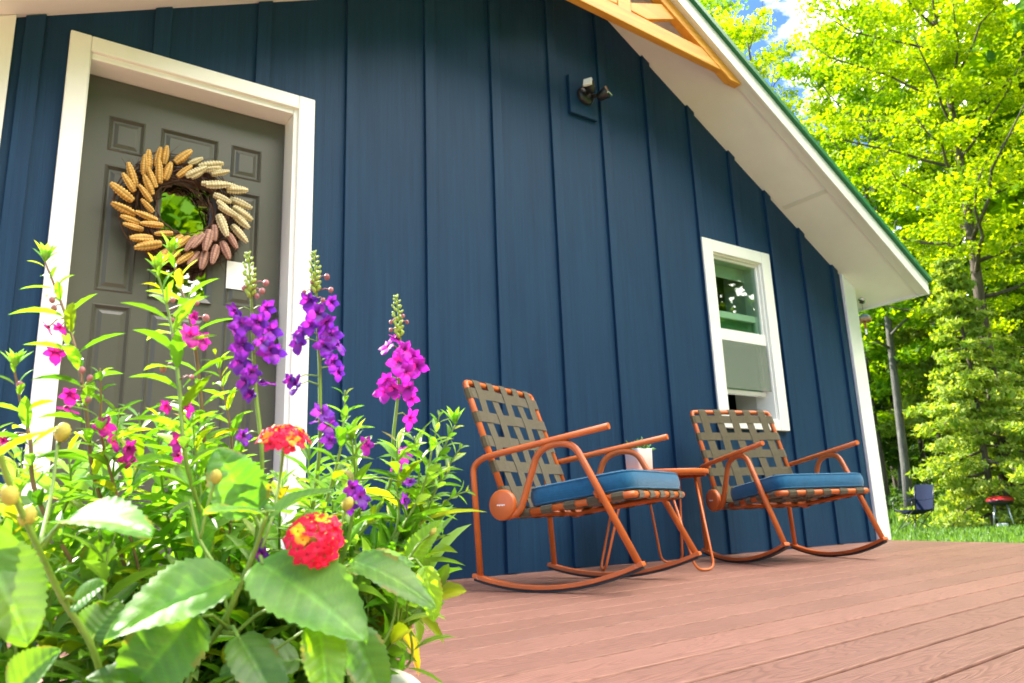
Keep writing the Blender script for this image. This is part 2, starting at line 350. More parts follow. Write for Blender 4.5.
MB().box(.184,.971,-.02,.15,.001,.03).build('threshold',M['steel'],dfr,.003)
door=empty('door',(0,YD,0)); door.parent=house
cols=[(.272,.405),(.462,.690),(.742,.872)]; rows=[(.25,1.10),(1.15,1.665),(1.725,1.875)]
dm=MB(); X0,X1,Z0,Z1=.186,.969,.035,2.031
ex=[X0]+[v for c in cols for v in c]+[X1]; ez=[Z0]+[v for r in rows for v in r]+[Z1]
for i in range(7):
    for j in range(7):
        if i%2==1 and j%2==1: continue
        # front face patch
        dm.add([(ex[i],0,ez[j]),(ex[i+1],0,ez[j]),(ex[i+1],0,ez[j+1]),(ex[i],0,ez[j+1])],[(0,1,2,3)])
def ring(mb,a,b,ya,yb):
    (x0,x1,z0,z1),(u0,u1,w0,w1)=a,b
    A=[(x0,ya,z0),(x1,ya,z0),(x1,ya,z1),(x0,ya,z1)]; B=[(u0,yb,w0),(u1,yb,w0),(u1,yb,w1),(u0,yb,w1)]
    mb.add(A+B,[(k,(k+1)%4,4+(k+1)%4,4+k) for k in range(4)])
def ins(r,d): return (r[0]+d,r[1]-d,r[2]+d,r[3]-d)
for i,c in enumerate(cols):
    for j,r in enumerate(rows):
        q=(*c,*r)
        if (i,j)==(1,1): continue
        ring(dm,q,ins(q,.006),0,-.004); ring(dm,ins(q,.006),ins(q,.016),-.004,.007); ring(dm,ins(q,.016),ins(q,.022),.007,.007); ring(dm,ins(q,.022),ins(q,.036),.007,.001)
        z=ins(q,.036); dm.add([(z[0],.001,z[2]),(z[1],.001,z[2]),(z[1],.001,z[3]),(z[0],.001,z[3])],[(0,1,2,3)])
q=(*cols[1],*rows[1]); ring(dm,q,ins(q,.001),0,.04)
dm.box(X0,X1,.035,.04,Z0,Z1)
ob=dm.build('door_panel',M['door'],door)
gf=MB(); ring(gf,ins(q,-.004),ins(q,-.002),0,-.012); ring(gf,ins(q,-.002),ins(q,.018),-.012,-.006); ring(gf,ins(q,.018),ins(q,.022),-.006,.012)
gf.build('glass_frame',M['door'],door)
z=ins(q,.02); MB().box(z[0],z[1],.010,.014,z[2],z[3]).build('glass',M['dglass'],door)
hd=MB(); hd.lathe([(.0,-.012),(.028,-.012),(.03,-.004),(.03,0)],0,0,20,Matrix.Translation((.930,0,1.0))@Matrix.Rotation(rad(-90),4,'X'))
Mx=Matrix.Translation((.930,0,1.0))@Matrix.Rotation(rad(90),4,'X')
hd.lathe([(.012,0),(.012,.035),(.022,.045),(.029,.058),(.024,.072),(0.001,.076)],0,0,20,Mx)
hd.build('handle',M['black'],door)
lk=MB(); lk.box(.902,.958,-.022,-.0005,1.06,1.15); lk.build('keypad_lock',M['black'],door,.008)
nt_=MB().box(.747,.857,-.0035,-.0015,1.226,1.345).build('paper_note',M['paper'],None,loc=(0,YD,0)); tag(nt_,'small blank white paper note stuck on the grey door','note')
# ---------------- window
win=empty('window',(-.03,0,0)); win.parent=house
wf=MB(); wf.box(3.635,3.7285,-.03,-.0005,.735,1.95).box(4.222,4.315,-.03,-.0005,.735,1.95).box(3.729,4.2215,-.0295,-.0005,1.868,1.9495).box(3.729,4.2215,-.0295,-.0005,.735,.800)
wf.build('casing',M['vinyl'],win,.004)
jb=MB(); jb.box(3.7005,3.7405,-.012,.13,.761,1.899).box(4.209,4.2495,-.012,.13,.761,1.899).box(3.741,4.2085,-.0115,.13,1.858,1.8985).box(3.741,4.2085,-.0115,.13,.7615,.812)
jb.build('frame',M['vinyl'],win,.002)
us=MB(); us.box(3.741,3.757,.006,.034,1.372,1.857).box(4.193,4.2085,.006,.034,1.372,1.857).box(3.7575,4.1925,.006,.034,1.840,1.857).box(3.741,4.2085,.0,.036,1.298,1.3715)
us=us.build('sash',M['vinyl'],win,.002)
MB().box(3.757,4.193,.018,.022,1.372,1.840).build('glass',M['glass'],us)
sc_=MB().box(3.757,4.193,.012,.0125,.812,1.298); 
ls=MB(); ls.box(3.741,3.768,.042,.075,.965,1.505).box(4.182,4.2085,.042,.075,.965,1.505).box(3.7685,4.1815,.042,.075,.965,.992).box(3.7685,4.1815,.042,.075,1.462,1.505)
ls=ls.build('sash',M['vinyl'],win,.002)
MB().box(3.768,4.182,.056,.060,.992,1.476).build('glass',M['glass'],ls)
scm,nt,b=newmat('insect_screen'); b.inputs['Base Color'].default_value=(.20,.24,.19,1); b.inputs['Roughness'].default_value=.8; tr_=N(nt,'ShaderNodeBsdfTransparent'); ms_=N(nt,'ShaderNodeMixShader'); ms_.inputs[0].default_value=.55; L(nt,tr_.outputs[0],ms_.inputs[1]); L(nt,b.outputs[0],ms_.inputs[2]); L(nt,ms_.outputs[0],nt.nodes['Material Output'].inputs['Surface'])
MB().box(3.742,4.2075,.0,.0015,.992,1.298).build('insect_screen',scm,win)
MB().box(3.760,4.19,.080,.083,.995,1.49).build('roller_shade',M['shade'],win)
MB().box(3.7005,3.735,.131,.30,.70,1.95).box(4.215,4.25,.131,.30,.70,1.95).box(3.736,4.2145,.131,.30,1.86,1.95).box(3.736,4.2145,.131,.30,.70,.80).build('interior_reveal',M['room'],win)
MB().box(3.741,4.2085,.118,.128,1.77,1.857).build('shade_valance',M['vinyl'],win,.003)
# mounting plate in the wall (trim block, same paint)
MB().box(2.578,2.782,-.024,.002,2.522,2.768).build('mounting_block',M['siding'],house,.003)
# ---------------- security light
lt=empty('security_light',(2.69,-.024,2.655)); tag(lt,'small black and silver security light with two heads high on the navy wall','light')
MB().lathe([(0.001,-.03),(.048,-.03),(.056,-.02),(.058,0)],0,0,24,Matrix.Rotation(rad(-90),4,'X')).build('mount',M['black'],lt)
for sx,dz,mt in ((-.022,.015,'lens'),(.075,-.005,'chrome')):
    Mh=Matrix.Translation((sx,-.075,dz))@Matrix.Rotation(rad(-60 if sx<0 else 25),4,'Z')@Matrix.Rotation(rad(70),4,'X')
    a=MB().lathe([(0.001,-.035),(.02,-.035),(.028,-.02),(.036,.03),(.034,.034)],0,0,20,Mh).tube([(sx*.4,-.02,0),(sx*.8,-.05,0),(sx,-.07,dz)],.011,8).build('lamp_head',M['black'],lt)
    MB().box(-.026,.026,-.026,.026,.028,.046,Mh).build('lens',M[mt],a,.004)
# ---------------- soffit fixture near the eave corner
sx,sy=5.02,-.12
sp=empty('soffit_sensor',(5.435,.0,5.048-.6*5.435-.001)); tag(sp,'tiny round sensor fixed under the white soffit near the roof corner','sensor')
Ms=Matrix.Rotation(math.atan(.6),4,'Y')
MB().lathe([(.03,0),(.03,-.012),(.022,-.016)],0,0,20,Ms,cap=True).build('base',M['chrome'],sp)
MB().lathe([(.018,-.016),(.016,-.028),(.001,-.034)],0,0,16,Ms).build('eye',M['black'],sp)
# ================================================================== WREATH
wr=empty('wreath',(.560,YD-.012,1.517)); tag(wr,'round twig wreath of golden, cream and rust coloured corn ears on the grey door','wreath')
tw=MB()
rg=random.Random(3)
for i in range(230):
    a0=rg.uniform(0,6.283); ln=rg.uniform(.5,1.5); R0=rg.gauss(.172,.04); y0=rg.gauss(-.028,.012); wob=rg.uniform(0,6)
    pts=[]
    R0=max(.108,min(.238,R0))
    for k in range(8):
        t=a0+ln*k/7; rr=R0+.012*math.sin(t*3+wob)+ (k/7-.5)*rg.uniform(-.01,.03)
        pts.append((rr*math.cos(t),y0+.008*math.sin(t*4+wob),rr*math.sin(t)))
    tw.tube(pts,rg.uniform(.0014,.0036),5)
for i in range(70):
    a0=rg.uniform(0,6.283); R0=rg.uniform(.17,.21); dd=a0-rg.uniform(.3,1.0)
    p=Vector((R0*math.cos(a0),-.03,R0*math.sin(a0))); q=p+Vector((math.cos(dd),rg.uniform(-.3,.3),math.sin(dd)))*rg.uniform(.05,.10)
    m_=(p+q)/2+Vector((rg.uniform(-.01,.01),rg.uniform(-.01,.01),rg.uniform(-.01,.01))); tw.tube([p,m_,q],[.0016,.0012,.0006],4)
tw.build('twig_ring',M['twig'],wr)
def earmat(name,lo,hi):
    m,nt,b=newmat(name); v=coords(nt); f=noise(nt,v,70,4,.6); c=ramp(nt,f,[(.3,lo),(.7,hi)]); vc=N(nt,'ShaderNodeVertexColor'); vc.layer_name='tint'; mq=N(nt,'ShaderNodeMix',data_type='RGBA',blend_type='MULTIPLY'); mq.inputs['Factor'].default_value=1; L(nt,c,mq.inputs[6]); L(nt,vc.outputs['Color'],mq.inputs[7]); L(nt,mq.outputs[2],b.inputs['Base Color']); b.inputs['Roughness'].default_value=.7
    bump(nt,noise(nt,v,300,3),b,.5,.001); return m
EM={'gold':earmat('golden_husk',(.50,.26,.045),(.78,.48,.12)),'cream':earmat('cream_husk',(.52,.42,.20),(.78,.68,.40)),'rust':earmat('dusty_rose_husk',(.30,.145,.10),(.50,.27,.19))}
def ear(rg,L_=.088,R_=.0180):
    mb=MB(); n=20; rows_=27; vs=[]; cl=[]
    for i in range(rows_):
        t=i/(rows_-1); r=R_*(math.sin(math.pi*min(1,(t*.90+.07)))**.38)*(1.05-.25*t)
        for k in range(n):
            a=2*math.pi*k/n
            lum=abs(math.sin((i+(3 if (k//4)%2 else 0))*math.pi/3)); b=.84+.26*lum
            if k%4==0: b=.72
            cl.append(.45 if k%4==0 else .75+.4*lum)
            vs.append((r*b*math.cos(a),r*b*math.sin(a)*.9,t*L_))
    fs=[(i*n+k,i*n+(k+1)%n,(i+1)*n+(k+1)%n,(i+1)*n+k) for i in range(rows_-1) for k in range(n)]+[tuple(range(n-1,-1,-1)),tuple((rows_-1)*n+k for k in range(n))]
    mb.add(vs,fs,True,cl); return mb
protos={}
for k_ in EM:
    protos[k_]=ear(rg).build('corn_ear',EM[k_],None)
def place_ear(kind,ang,R0,tilt,yoff,scale,first=[]):
    if kind not in first: o=protos[kind]; first.append(kind)
    else: o=protos[kind].copy(); COL.objects.link(o)
    o.parent=wr
    base=Vector((R0*math.cos(ang),yoff,R0*math.sin(ang)))
    # direction: outward turned counter-clockwise (ears fan like a pinwheel)
    dirv=Vector((math.cos(ang+tilt),-.18,math.sin(ang+tilt))).normalized()
    q=dirv.to_track_quat('Z','Y'); o.rotation_mode='QUATERNION'; o.rotation_quaternion=q@Quaternion((0,0,1),rg.uniform(0,6)); o.location=base; sv_=rg.uniform(.82,1.12); o.scale=(scale*sv_*rg.uniform(.85,1.15),scale*sv_*rg.uniform(.85,1.1),scale*sv_*rg.uniform(.85,1.15))
    return o
kinds=lambda deg: 'gold' if 105<deg<284 else ('cream' if (deg<=105 and deg>-8) or deg>345 else 'rust')
for i in range(31):
    deg=(i*11.6+rg.uniform(-4,4))%360; a=rad(deg)
    place_ear(kinds(deg),a,.188,-rad(42+rg.uniform(-14,16)),-.055+rg.uniform(-.01,.006),1.0)
for i in range(24):
    deg=(i*15+8+rg.uniform(-5,5))%360; a=rad(deg)
    place_ear(kinds(deg),a,.126,-rad(52+rg.uniform(-16,16)),-.068+rg.uniform(-.01,.006),.95)
# ================================================================== DECK
ang=rad(3.7); ca,sa=math.cos(ang),math.sin(ang)
# edge line on the right passes (5.33,.03) and (5.06,-.96)
def edge_x(y): return 5.325+(y-.03)*.273 if y<.03 else 5.325+(y-.03)*.05
dk=MB(); pitch=.1315; ph=-2.426
for k in range(-16,22):
    n0=ph+k*pitch+.0050; n1=n0+pitch-.0100
    def P2(u,nv): return (u*ca-nv*sa, u*sa+nv*ca)
    if n1>0.65 or n0<-4.6: continue
    poly=[]
    # left end cut at x=-3, right end cut on edge line
    def right(nv):
        u=5.
        for _ in range(20):
            x,y=P2(u,nv); u+=(edge_x(y)-x)/ca
        return u
    def left(nv): return (-3.0+nv*sa)/ca
    ul0,ul1=left(n0),left(n1); ur0=min(right(n0),(.03-n0*ca)/sa); ur1=min(right(n1),(.03-n1*ca)/sa)
    if ur0<ul0+.1 or ur1<ul1+.1: continue
    # clip against the wall line y=0.0 for the rearmost boards (they run under the siding)
    vs=[]
    z=0.0
    segs=6
    for (u0,u1) in ((ul0,None),):
        pass
    pts=[P2(ul0,n0),P2(ur0,n0),P2(ur1,n1),P2(ul1,n1)]
    m_=4
    e=.0025
    top=[(x,y,0) for x,y in pts]; bot=[(x,y,-.028) for x,y in pts]
    dk.add(top+bot,[(0,1,2,3),(0,4,5,1),(1,5,6,2),(2,6,7,3),(3,7,4,0),(7,6,5,4)])
deck=dk.build('deck',M['deck'],None); tag(deck,'reddish brown composite wood decking',None,None,'structure')
b=deck.modifiers.new('bevel','BEVEL'); b.width=.003; b.segments=2; b.limit_method='ANGLE'; b.angle_limit=rad(50)
# trim the boards that would poke into the house: they sit below the slab; hide nothing, joists under
js=MB()
for i in range(20):
    x=-2.9+i*.43
    if x<4.8: js.box(x,x+.04,-4.4,-.05,-.20,-.030)
js.box(-2.98,5.0,-.045,-.005,-.2,-.030)
jo=js.build('deck_joists',M['bark2'],None); tag(jo,None,None,None,'structure')
# ================================================================== DOORMAT
mt=MB(); 
def rrect(x0,x1,y0,y1,r,n=6):
    out=[]
    for cx,cy,a0 in ((x1-r,y1-r,0),(x0+r,y1-r,90),(x0+r,y0+r,180),(x1-r,y0+r,270)):
        for k in range(n+1):
            t=rad(a0+90*k/n); out.append((cx+r*math.cos(t),cy+r*math.sin(t)))
    return out
pl=rrect(.17,1.14,-.86,-.28,.05); n=len(pl)
mt.add([(x,y,.001) for x,y in pl]+[(x,y,.013) for x,y in pl],[tuple(range(n-1,-1,-1)),tuple(range(n,2*n))]+[(i,(i+1)%n,n+(i+1)%n,n+i) for i in range(n)])
matt=mt.build('doormat',M['mat'],None,.003); tag(matt,'flat grey doormat lying on the deck in front of the door','doormat')
# ================================================================== ROCKING CHAIRS
def make_chair():
    root=empty('rocking_chair',(0,0,0)); w_=.558
    # local frame: s forward = +X, across t = +Y (left side of the picture is t=0)
    V=lambda s,t,z: Vector((s,t,z))
    # rocker arc (circle through rear, ground contact and front)
    def rock(s): return (.53 if s<0 else .50)*s*s
    for t in (0,w_):
        pts=[V(s,t,rock(s)+.017) for s in np.linspace(-.272,.405,22)]
        mb=MB(); mb.ribbon(pts,.030,.015,(0,1,0)); r=mb.build('rocker',M['orange'],root,.002); fixn(r)
        pts=[V(s,t,rock(s)+.0045) for s in np.linspace(-.266,.399,22)]
        mb=MB(); mb.ribbon(pts,.022,.009,(0,1,0)); fixn(mb.build('rubber_strip',M['rubber'],r))
        # rear leg running up, bending forward into the armrest
        pth=round_path([V(-.244,t,rock(-.244)+.02),V(-.266,t,.455),V(-.215,t,.485),V(.312,t,.556)],[.07,.05],7)
        MB().tube(pth,.0118,12,1.0,up=(0,1,0)).build('armrest',M['orange'],root)
        ti=t+(.001 if t==0 else -.001)
        pth=round_path([V(-.118,ti,.262),V(-.062,ti,.275),V(.022,ti,.487),V(.09,ti,.514),V(.172,ti,.505),V(.388,ti,rock(.388)+.02)],[.035,.05,.05,.06],6)
        MB().tube(pth,.0125,12,1.0,up=(0,1,0)).build('front_leg',M['orange'],root)
        sd=-1 if t==0 else 1
        Md=Matrix.Translation((-.131,t+sd*.004,.305))@Matrix.Rotation(rad(90*(-sd)),4,'X')
        dsc=MB().lathe([(.001,-.012),(.050,-.012),(.056,-.006),(.056,.010),(.050,.016),(.001,.0165)],0,0,32,Md).build('hinge_disc',M['orange'],root)
        for s_b in (-.244,.386):
            MB().lathe([(.001,-.0035),(.006,-.003),(.0075,0)],0,0,12,Matrix.Translation((s_b,t+sd*.0155,rock(s_b)+.018))@Matrix.Rotation(rad(90*(-sd)),4,'X')).build('bolt',M['steel'],root)
        lg=MB()
        for k_,(a_,b_) in enumerate(((-.017,-.011),(-.009,-.004),(-.002,.001),(.003,.009),(.011,.017))):
            lg.box(a_,b_,-.0022 - (.0012 if k_%2 else 0),.0022,.0166,.0172,Md)
        lg.build('maker_mark',M['lens'],dsc)
    # back frame
    e=.026; B0=V(-.131,0,.300); B1=V(-.314,0,.790); up=(B1-B0).normalized(); nrm=Vector((up.z,0,-up.x)) # nrm points forward
    def BP(t,h,o=0): return Vector((B0.x+up.x*h,t,B0.z+up.z*h))+nrm*o
    H=(B1-B0).length
    MB().tube(round_path([BP(e,.0),BP(e,H),BP(w_-e,H),BP(w_-e,0)],.018,5),.0125,10,up=(0,1,0)).build('back_frame',M['orange'],root)
    MB().tube([BP(e,.03),BP(w_-e,.03)],.011,10,up=(1,0,0)).build('cross_bar',M['orange'],root)
    # seat frame
    S0=V(-.10,0,.268); S1=V(.366,0,.322); f_=(S1-S0).normalized(); sn=Vector((-f_.z,0,f_.x))
    def SP(t,h,o=0): return Vector((S0.x+f_.x*h,t,S0.z+f_.z*h))+sn*o
    HS=(S1-S0).length
    MB().tube(round_path([SP(e,0),SP(e,HS),SP(w_-e,HS),SP(w_-e,0)],.02,5)+[SP(e,0)],.0125,10,up=(0,1,0)).build('seat_frame',M['orange'],root)
    MB().tube([V(.245,.0,.335),V(.245,e,.31)],.009,8).build('seat_bracket',M['orange'],root)
    MB().tube([V(.245,w_,.335),V(.245,w_-e,.31)],.009,8).build('seat_bracket',M['orange'],root)
    def web(PF,H_,nv,nh,name,wd=.041):
        mb=MB(); r=.0150
        hs=[H_*(k+.5)/nh for k in range(nh)] ; ts=[e+(w_-2*e)*(k+.62)/(nv+.24) for k in range(nv)]
        for j,h in enumerate(hs):
            pts=[PF(e+.004,h,-r),PF(e-.011,h,-.011),PF(e-.0155,h,0),PF(e-.011,h,.011),PF(e+.003,h,r)]
            for i,t in enumerate(ts): pts.append(PF(t,h,.0135+(.0022 if (i+j)%2 else -.0022)))
            pts+= [PF(w_-e-.003,h,r),PF(w_-e+.011,h,.011),PF(w_-e+.0155,h,0),PF(w_-e+.011,h,-.011),PF(w_-e-.004,h,-r)]
            d_=(PF(0,1,0)-PF(0,0,0)); mb.ribbon(pts,wd,.0018,d_)
        for i,t in enumerate(ts):
            pts=[]
            pts+=[PF(t,.006,-r),PF(t,-.010,-.0105),PF(t,-.0150,0),PF(t,-.010,.011),PF(t,.004,r)]
            for j,h in enumerate(hs): pts.append(PF(t,h,.0135-(.0022 if (i+j)%2 else -.0022)))
            pts+=[PF(t,H_-.004,r),PF(t,H_+.011,.011),PF(t,H_+.0155,0),PF(t,H_+.011,-.011),PF(t,H_-.006,-r)]
            mb.ribbon(pts,wd,.0018,(0,1,0))
        fixn(mb.build(name,M['web'],root))
    web(BP,H,5,5,'back_webbing',.046); web(SP,HS,5,5,'seat_webbing',.045)
    # cushion
    g=18; mb=MB(); vs=[]; Lc=HS+.012-.055; Wc=w_-2*e+.012
    def sup(u,p=.24): return u
    # rounded box with domed faces: superellipse cross-sections
    n=44; rings=[]
    nu=26
    prof=[(-.5,0.0)]
    half=.036
    ctr=[]
    for k in range(n):
        a=2*math.pi*k/n; c_,s_=math.cos(a),math.sin(a); p=.24
        ctr.append((math.copysign(abs(c_)**p,c_),math.copysign(abs(s_)**p,s_)))
    layers=[(0,-.92),(.5,-.96),(.88,-.98),(.955,-.95),(.985,-.84),(.990,-.72),(1.006,-.45),(1.012,0),(1.006,.45),(.990,.72),(.985,.84),(.955,.97),(.88,1.04),(.5,1.16),(0,1.2)]
    for sc__,hh in layers:
        for (a_,b_) in ctr:
            vs.append((a_*sc__*Lc/2,b_*sc__*Wc/2,hh*half))
    m_=len(layers); fs=[(i*n+k,i*n+(k+1)%n,(i+1)*n+(k+1)%n,(i+1)*n+k) for i in range(m_-1) for k in range(n)]
    cs=[]
    th=math.atan2(f_.z,f_.x)
    cen=SP(w_/2,.055+Lc/2,.016+half*.98)
    Mc=Matrix.Translation(cen)@Matrix.Rotation(-th,4,'Y')
    mb.add([Mc@Vector(v) for v in vs],fs,True); cu=mb.build('cushion',M['cushion'],root); fixn(cu)
    for hh in (-.80,.80):
        pts=[Mc@Vector((a_*.988*Lc/2,b_*.988*Wc/2,hh*half)) for a_,b_ in ctr]; pts.append(pts[0]); MB().tube(pts,.0028,6,cap=False).build('piping',M['cushion'],cu)
    return root
ch=make_chair(); ch.location=(1.639,-.78,0); ch.rotation_euler=(0,0,-1.171)
G='orange rocking chairs on the deck'
tag(ch,'orange rocking chair with blue cushion nearer the door, beside the flowers','rocking chair',G)
c2=copy_tree(ch); c2.location=(3.089,-.462,0); c2.rotation_euler=(0,0,-1.852)
c2['label']='orange rocking chair with blue cushion standing below the white framed window'
# ================================================================== SIDE TABLE + POT
tb=empty('side_table',(2.665,-.39,0)); tag(tb,'small round orange metal side table between the two rocking chairs','side table')
TH=.447
MB().lathe([(.001,TH-.004),(.235,TH-.004),(.24,TH-.001),(.243,TH),(.245,TH-.004),(.245,TH-.022),(.240,TH-.024),(.238,TH-.010),(.001,TH-.009)],0,0,56).build('table_top',M['orange'],tb)
for a in (-98,36,150):
    A=rad(a); ur=Vector((math.cos(A),math.sin(A),0)); ut=Vector((-math.sin(A),math.cos(A),0))
    def q(r,t,z): return ur*r+ut*t+Vector((0,0,z))
    pth=round_path([q(.17,-.085,TH-.012),q(.29,-.052,.006),q(.29,.052,.006),q(.17,.085,TH-.012)],.045,8)
    MB().tube(pth,.0062,10).build('leg',M['orange'],tb)
MB().lathe([(.225,TH-.03),(.232,TH-.03),(.232,TH-.022),(.225,TH-.022),(.225,TH-.03)],0,0,48).build('rim_ring',M['orange'],tb)
pt_=empty('plant_pot',(2.525,-.42,TH)); tag(pt_,'small white square pot of green succulents on the orange side table','plant pot')
pb=MB(); hw=.048
pr=[(.044,0.001),(.047,.004),(.049,.100),(.049,.102),(.046,.098),(.044,.085)]
cs4=[(math.copysign(abs(math.cos(a))**.25,math.cos(a)),math.copysign(abs(math.sin(a))**.25,math.sin(a))) for a in [2*math.pi*k/32+.01 for k in range(32)]]
vs=[(c_*r,s_*r,z) for r,z in pr for c_,s_ in cs4]
pb.add(vs,[(i*32+k,i*32+(k+1)%32,(i+1)*32+(k+1)%32,(i+1)*32+k) for i in range(5) for k in range(32)]+[tuple(range(31,-1,-1))],True)
pb.build('pot',M['white'],pt_); MB().lathe([(.001,.086),(.044,.086)],0,0,20).build('soil',M['soil'],pt_)
M['succ']=leafmat('succulent_leaf',(.07,.22,.05),(.16,.38,.10),.15,.4)
sv=MB(); rg=random.Random(9)
for i in range(60):
    a=rg.uniform(0,6.283); el=rg.uniform(.2,1.45); l=rg.uniform(.04,.078); b0=Vector((rg.uniform(-.03,.03),rg.uniform(-.03,.03),.086)); d_=Vector((math.cos(a)*math.cos(el),math.sin(a)*math.cos(el),math.sin(el)))
    sv.tube([b0,b0+d_*l*.5,b0+d_*l*.85,b0+d_*l],[.004,.006,.004,.0008],6)
sv.build('succulent',M['succ'],pt_)
# ================================================================== GROUND
GZ=-.35
m,nt,b=newmat('lawn_soil'); v=coords(nt)
f1=noise(nt,v,.35,6,.6); f2=noise(nt,v,9,6,.7)
c1=ramp(nt,f1,[(.35,(.055,.11,.018)),(.55,(.10,.17,.03)),(.72,(.17,.15,.06))]); c2=ramp(nt,f2,[(.3,(.7,.7,.7)),(.7,(1.25,1.25,1.2))])
mx=N(nt,'ShaderNodeMix',data_type='RGBA',blend_type='MULTIPLY'); mx.inputs['Factor'].default_value=1; L(nt,c1,mx.inputs[6]); L(nt,c2,mx.inputs[7]); L(nt,mx.outputs[2],b.inputs['Base Color']); b.inputs['Roughness'].default_value=.95; bump(nt,f2,b,.8,.04)
g=MB(); g.add([(-400,-400,GZ),(400,-400,GZ),(400,400,GZ),(-400,400,GZ)],[(0,1,2,3)]); lawn=g.build('lawn',m); tag(lawn,None,None,None,'structure')
M['grass']=leafmat('grass_blades',(.05,.13,.012),(.15,.28,.035),.4,.5,tcol=(1.6,1.5,.5))
def np_mesh(name,V_,F_,mat,parent=None,col=None,n=4):
    me=bpy.data.meshes.new(name); V_=np.asarray(V_,dtype=np.float32); F_=np.asarray(F_,dtype=np.int32)
    me.vertices.add(len(V_)); me.vertices.foreach_set('co',V_.ravel())
    me.loops.add(F_.size); me.loops.foreach_set('vertex_index',F_.ravel()); me.polygons.add(len(F_)); me.polygons.foreach_set('loop_start',np.arange(0,F_.size,F_.shape[1],dtype=np.int32)); 
    try: me.polygons.foreach_set('loop_total',np.full(len(F_),F_.shape[1],dtype=np.int32))
    except Exception: pass
    me.update(calc_edges=True); me.materials.append(mat)
    o=bpy.data.objects.new(name,me); COL.objects.link(o)
    if parent: o.parent=parent
    return o
def grass(name,n,xr,yr,h0,h1,seed,label=None):
    r=np.random.RandomState(seed); x=r.uniform(*xr,n); y=r.uniform(*yr,n)
    keep=~((x<5.5)&(y<7.5)&(y>-4.7)); x=x[keep]; y=y[keep]; n=len(x)
    h=r.uniform(h0,h1,n); a=r.uniform(0,2*np.pi,n); lean=r.uniform(0,.6,n)*h; wdt=r.uniform(.004,.009,n)*(1+np.hypot(x,y+3)/9)
    dx,dy=np.cos(a),np.sin(a); b_=r.uniform(0,2*np.pi,n); lx,ly=np.cos(b_)*lean,np.sin(b_)*lean
    z=np.full(n,GZ)
    V_=np.stack([np.stack([x-dx*wdt,y-dy*wdt,z],1),np.stack([x+dx*wdt,y+dy*wdt,z],1),np.stack([x+lx*.4+dx*wdt*.7,y+ly*.4+dy*wdt*.7,z+h*.6],1),np.stack([x+lx,y+ly,z+h],1)],1).reshape(-1,3)
    F_=np.arange(4*n).reshape(-1,4); o=np_mesh(name,V_,F_,M['grass']); tag(o,label,'grass',None,'stuff'); return o
grass('lawn_grass',90000,(7,30),(-4,24),.03,.11,1,'short sunlit lawn grass beyond the end of the deck')
grass('tall_grass',26000,(19,34),(4,26),.15,.5,2,'taller unmown grass and weeds along the edge of the woods')
# ================================================================== TREES
M['leafA']=leafmat('maple_leaves',(.07,.20,.006),(.22,.40,.012),.55,.6,tcol=(2.3,1.75,.25),spec=.15)
M['leafB']=leafmat('yellow_green_leaves',(.16,.30,.006),(.36,.46,.012),.55,.6,tcol=(1.9,1.65,.25),spec=.15)
M['leafC']=leafmat('cedar_sprays',(.14,.26,.015),(.46,.52,.14),.45,.6,tcol=(1.6,1.5,.3),spec=.15)
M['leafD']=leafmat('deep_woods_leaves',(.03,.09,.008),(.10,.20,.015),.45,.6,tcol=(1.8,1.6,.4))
def leaves_np(C,rx,rz,per,size,r,droop=.3,aspect=1.55):
    """clusters C (k,3) -> leaf quads, each a folded rhombus"""
    k=len(C); n=k*per
    d=r.normal(size=(n,3)); d/=np.linalg.norm(d,axis=1)[:,None]; rad_=r.uniform(0,1,n)**(1/2.2)
    rxk=np.repeat(rx,per); rzk=np.repeat(rz,per)
    P_=np.repeat(C,per,0)+d*rad_[:,None]*np.stack([rxk,rxk,rzk],1)
    nz=r.normal(size=(n,3))*.75+np.array([0,0,1.0]); nz/=np.linalg.norm(nz,axis=1)[:,None]
    t=r.normal(size=(n,3)); t-=nz*(t*nz).sum(1)[:,None]; t/=np.linalg.norm(t,axis=1)[:,None]
    t[:,2]-=droop*r.uniform(0,1,n); t/=np.linalg.norm(t,axis=1)[:,None]
    b_=np.cross(nz,t); s=size*r.uniform(.55,1.3,n)[:,None]
    v0=P_-t*s*.5*aspect; v1=P_+b_*s*.5-nz*s*.10; v2=P_+t*s*.5*aspect-nz*s*.2; v3=P_-b_*s*.5-nz*s*.10
    V_=np.stack([v0,v1,v2,v3],1).reshape(-1,3); return V_,np.arange(4*n).reshape(-1,4)
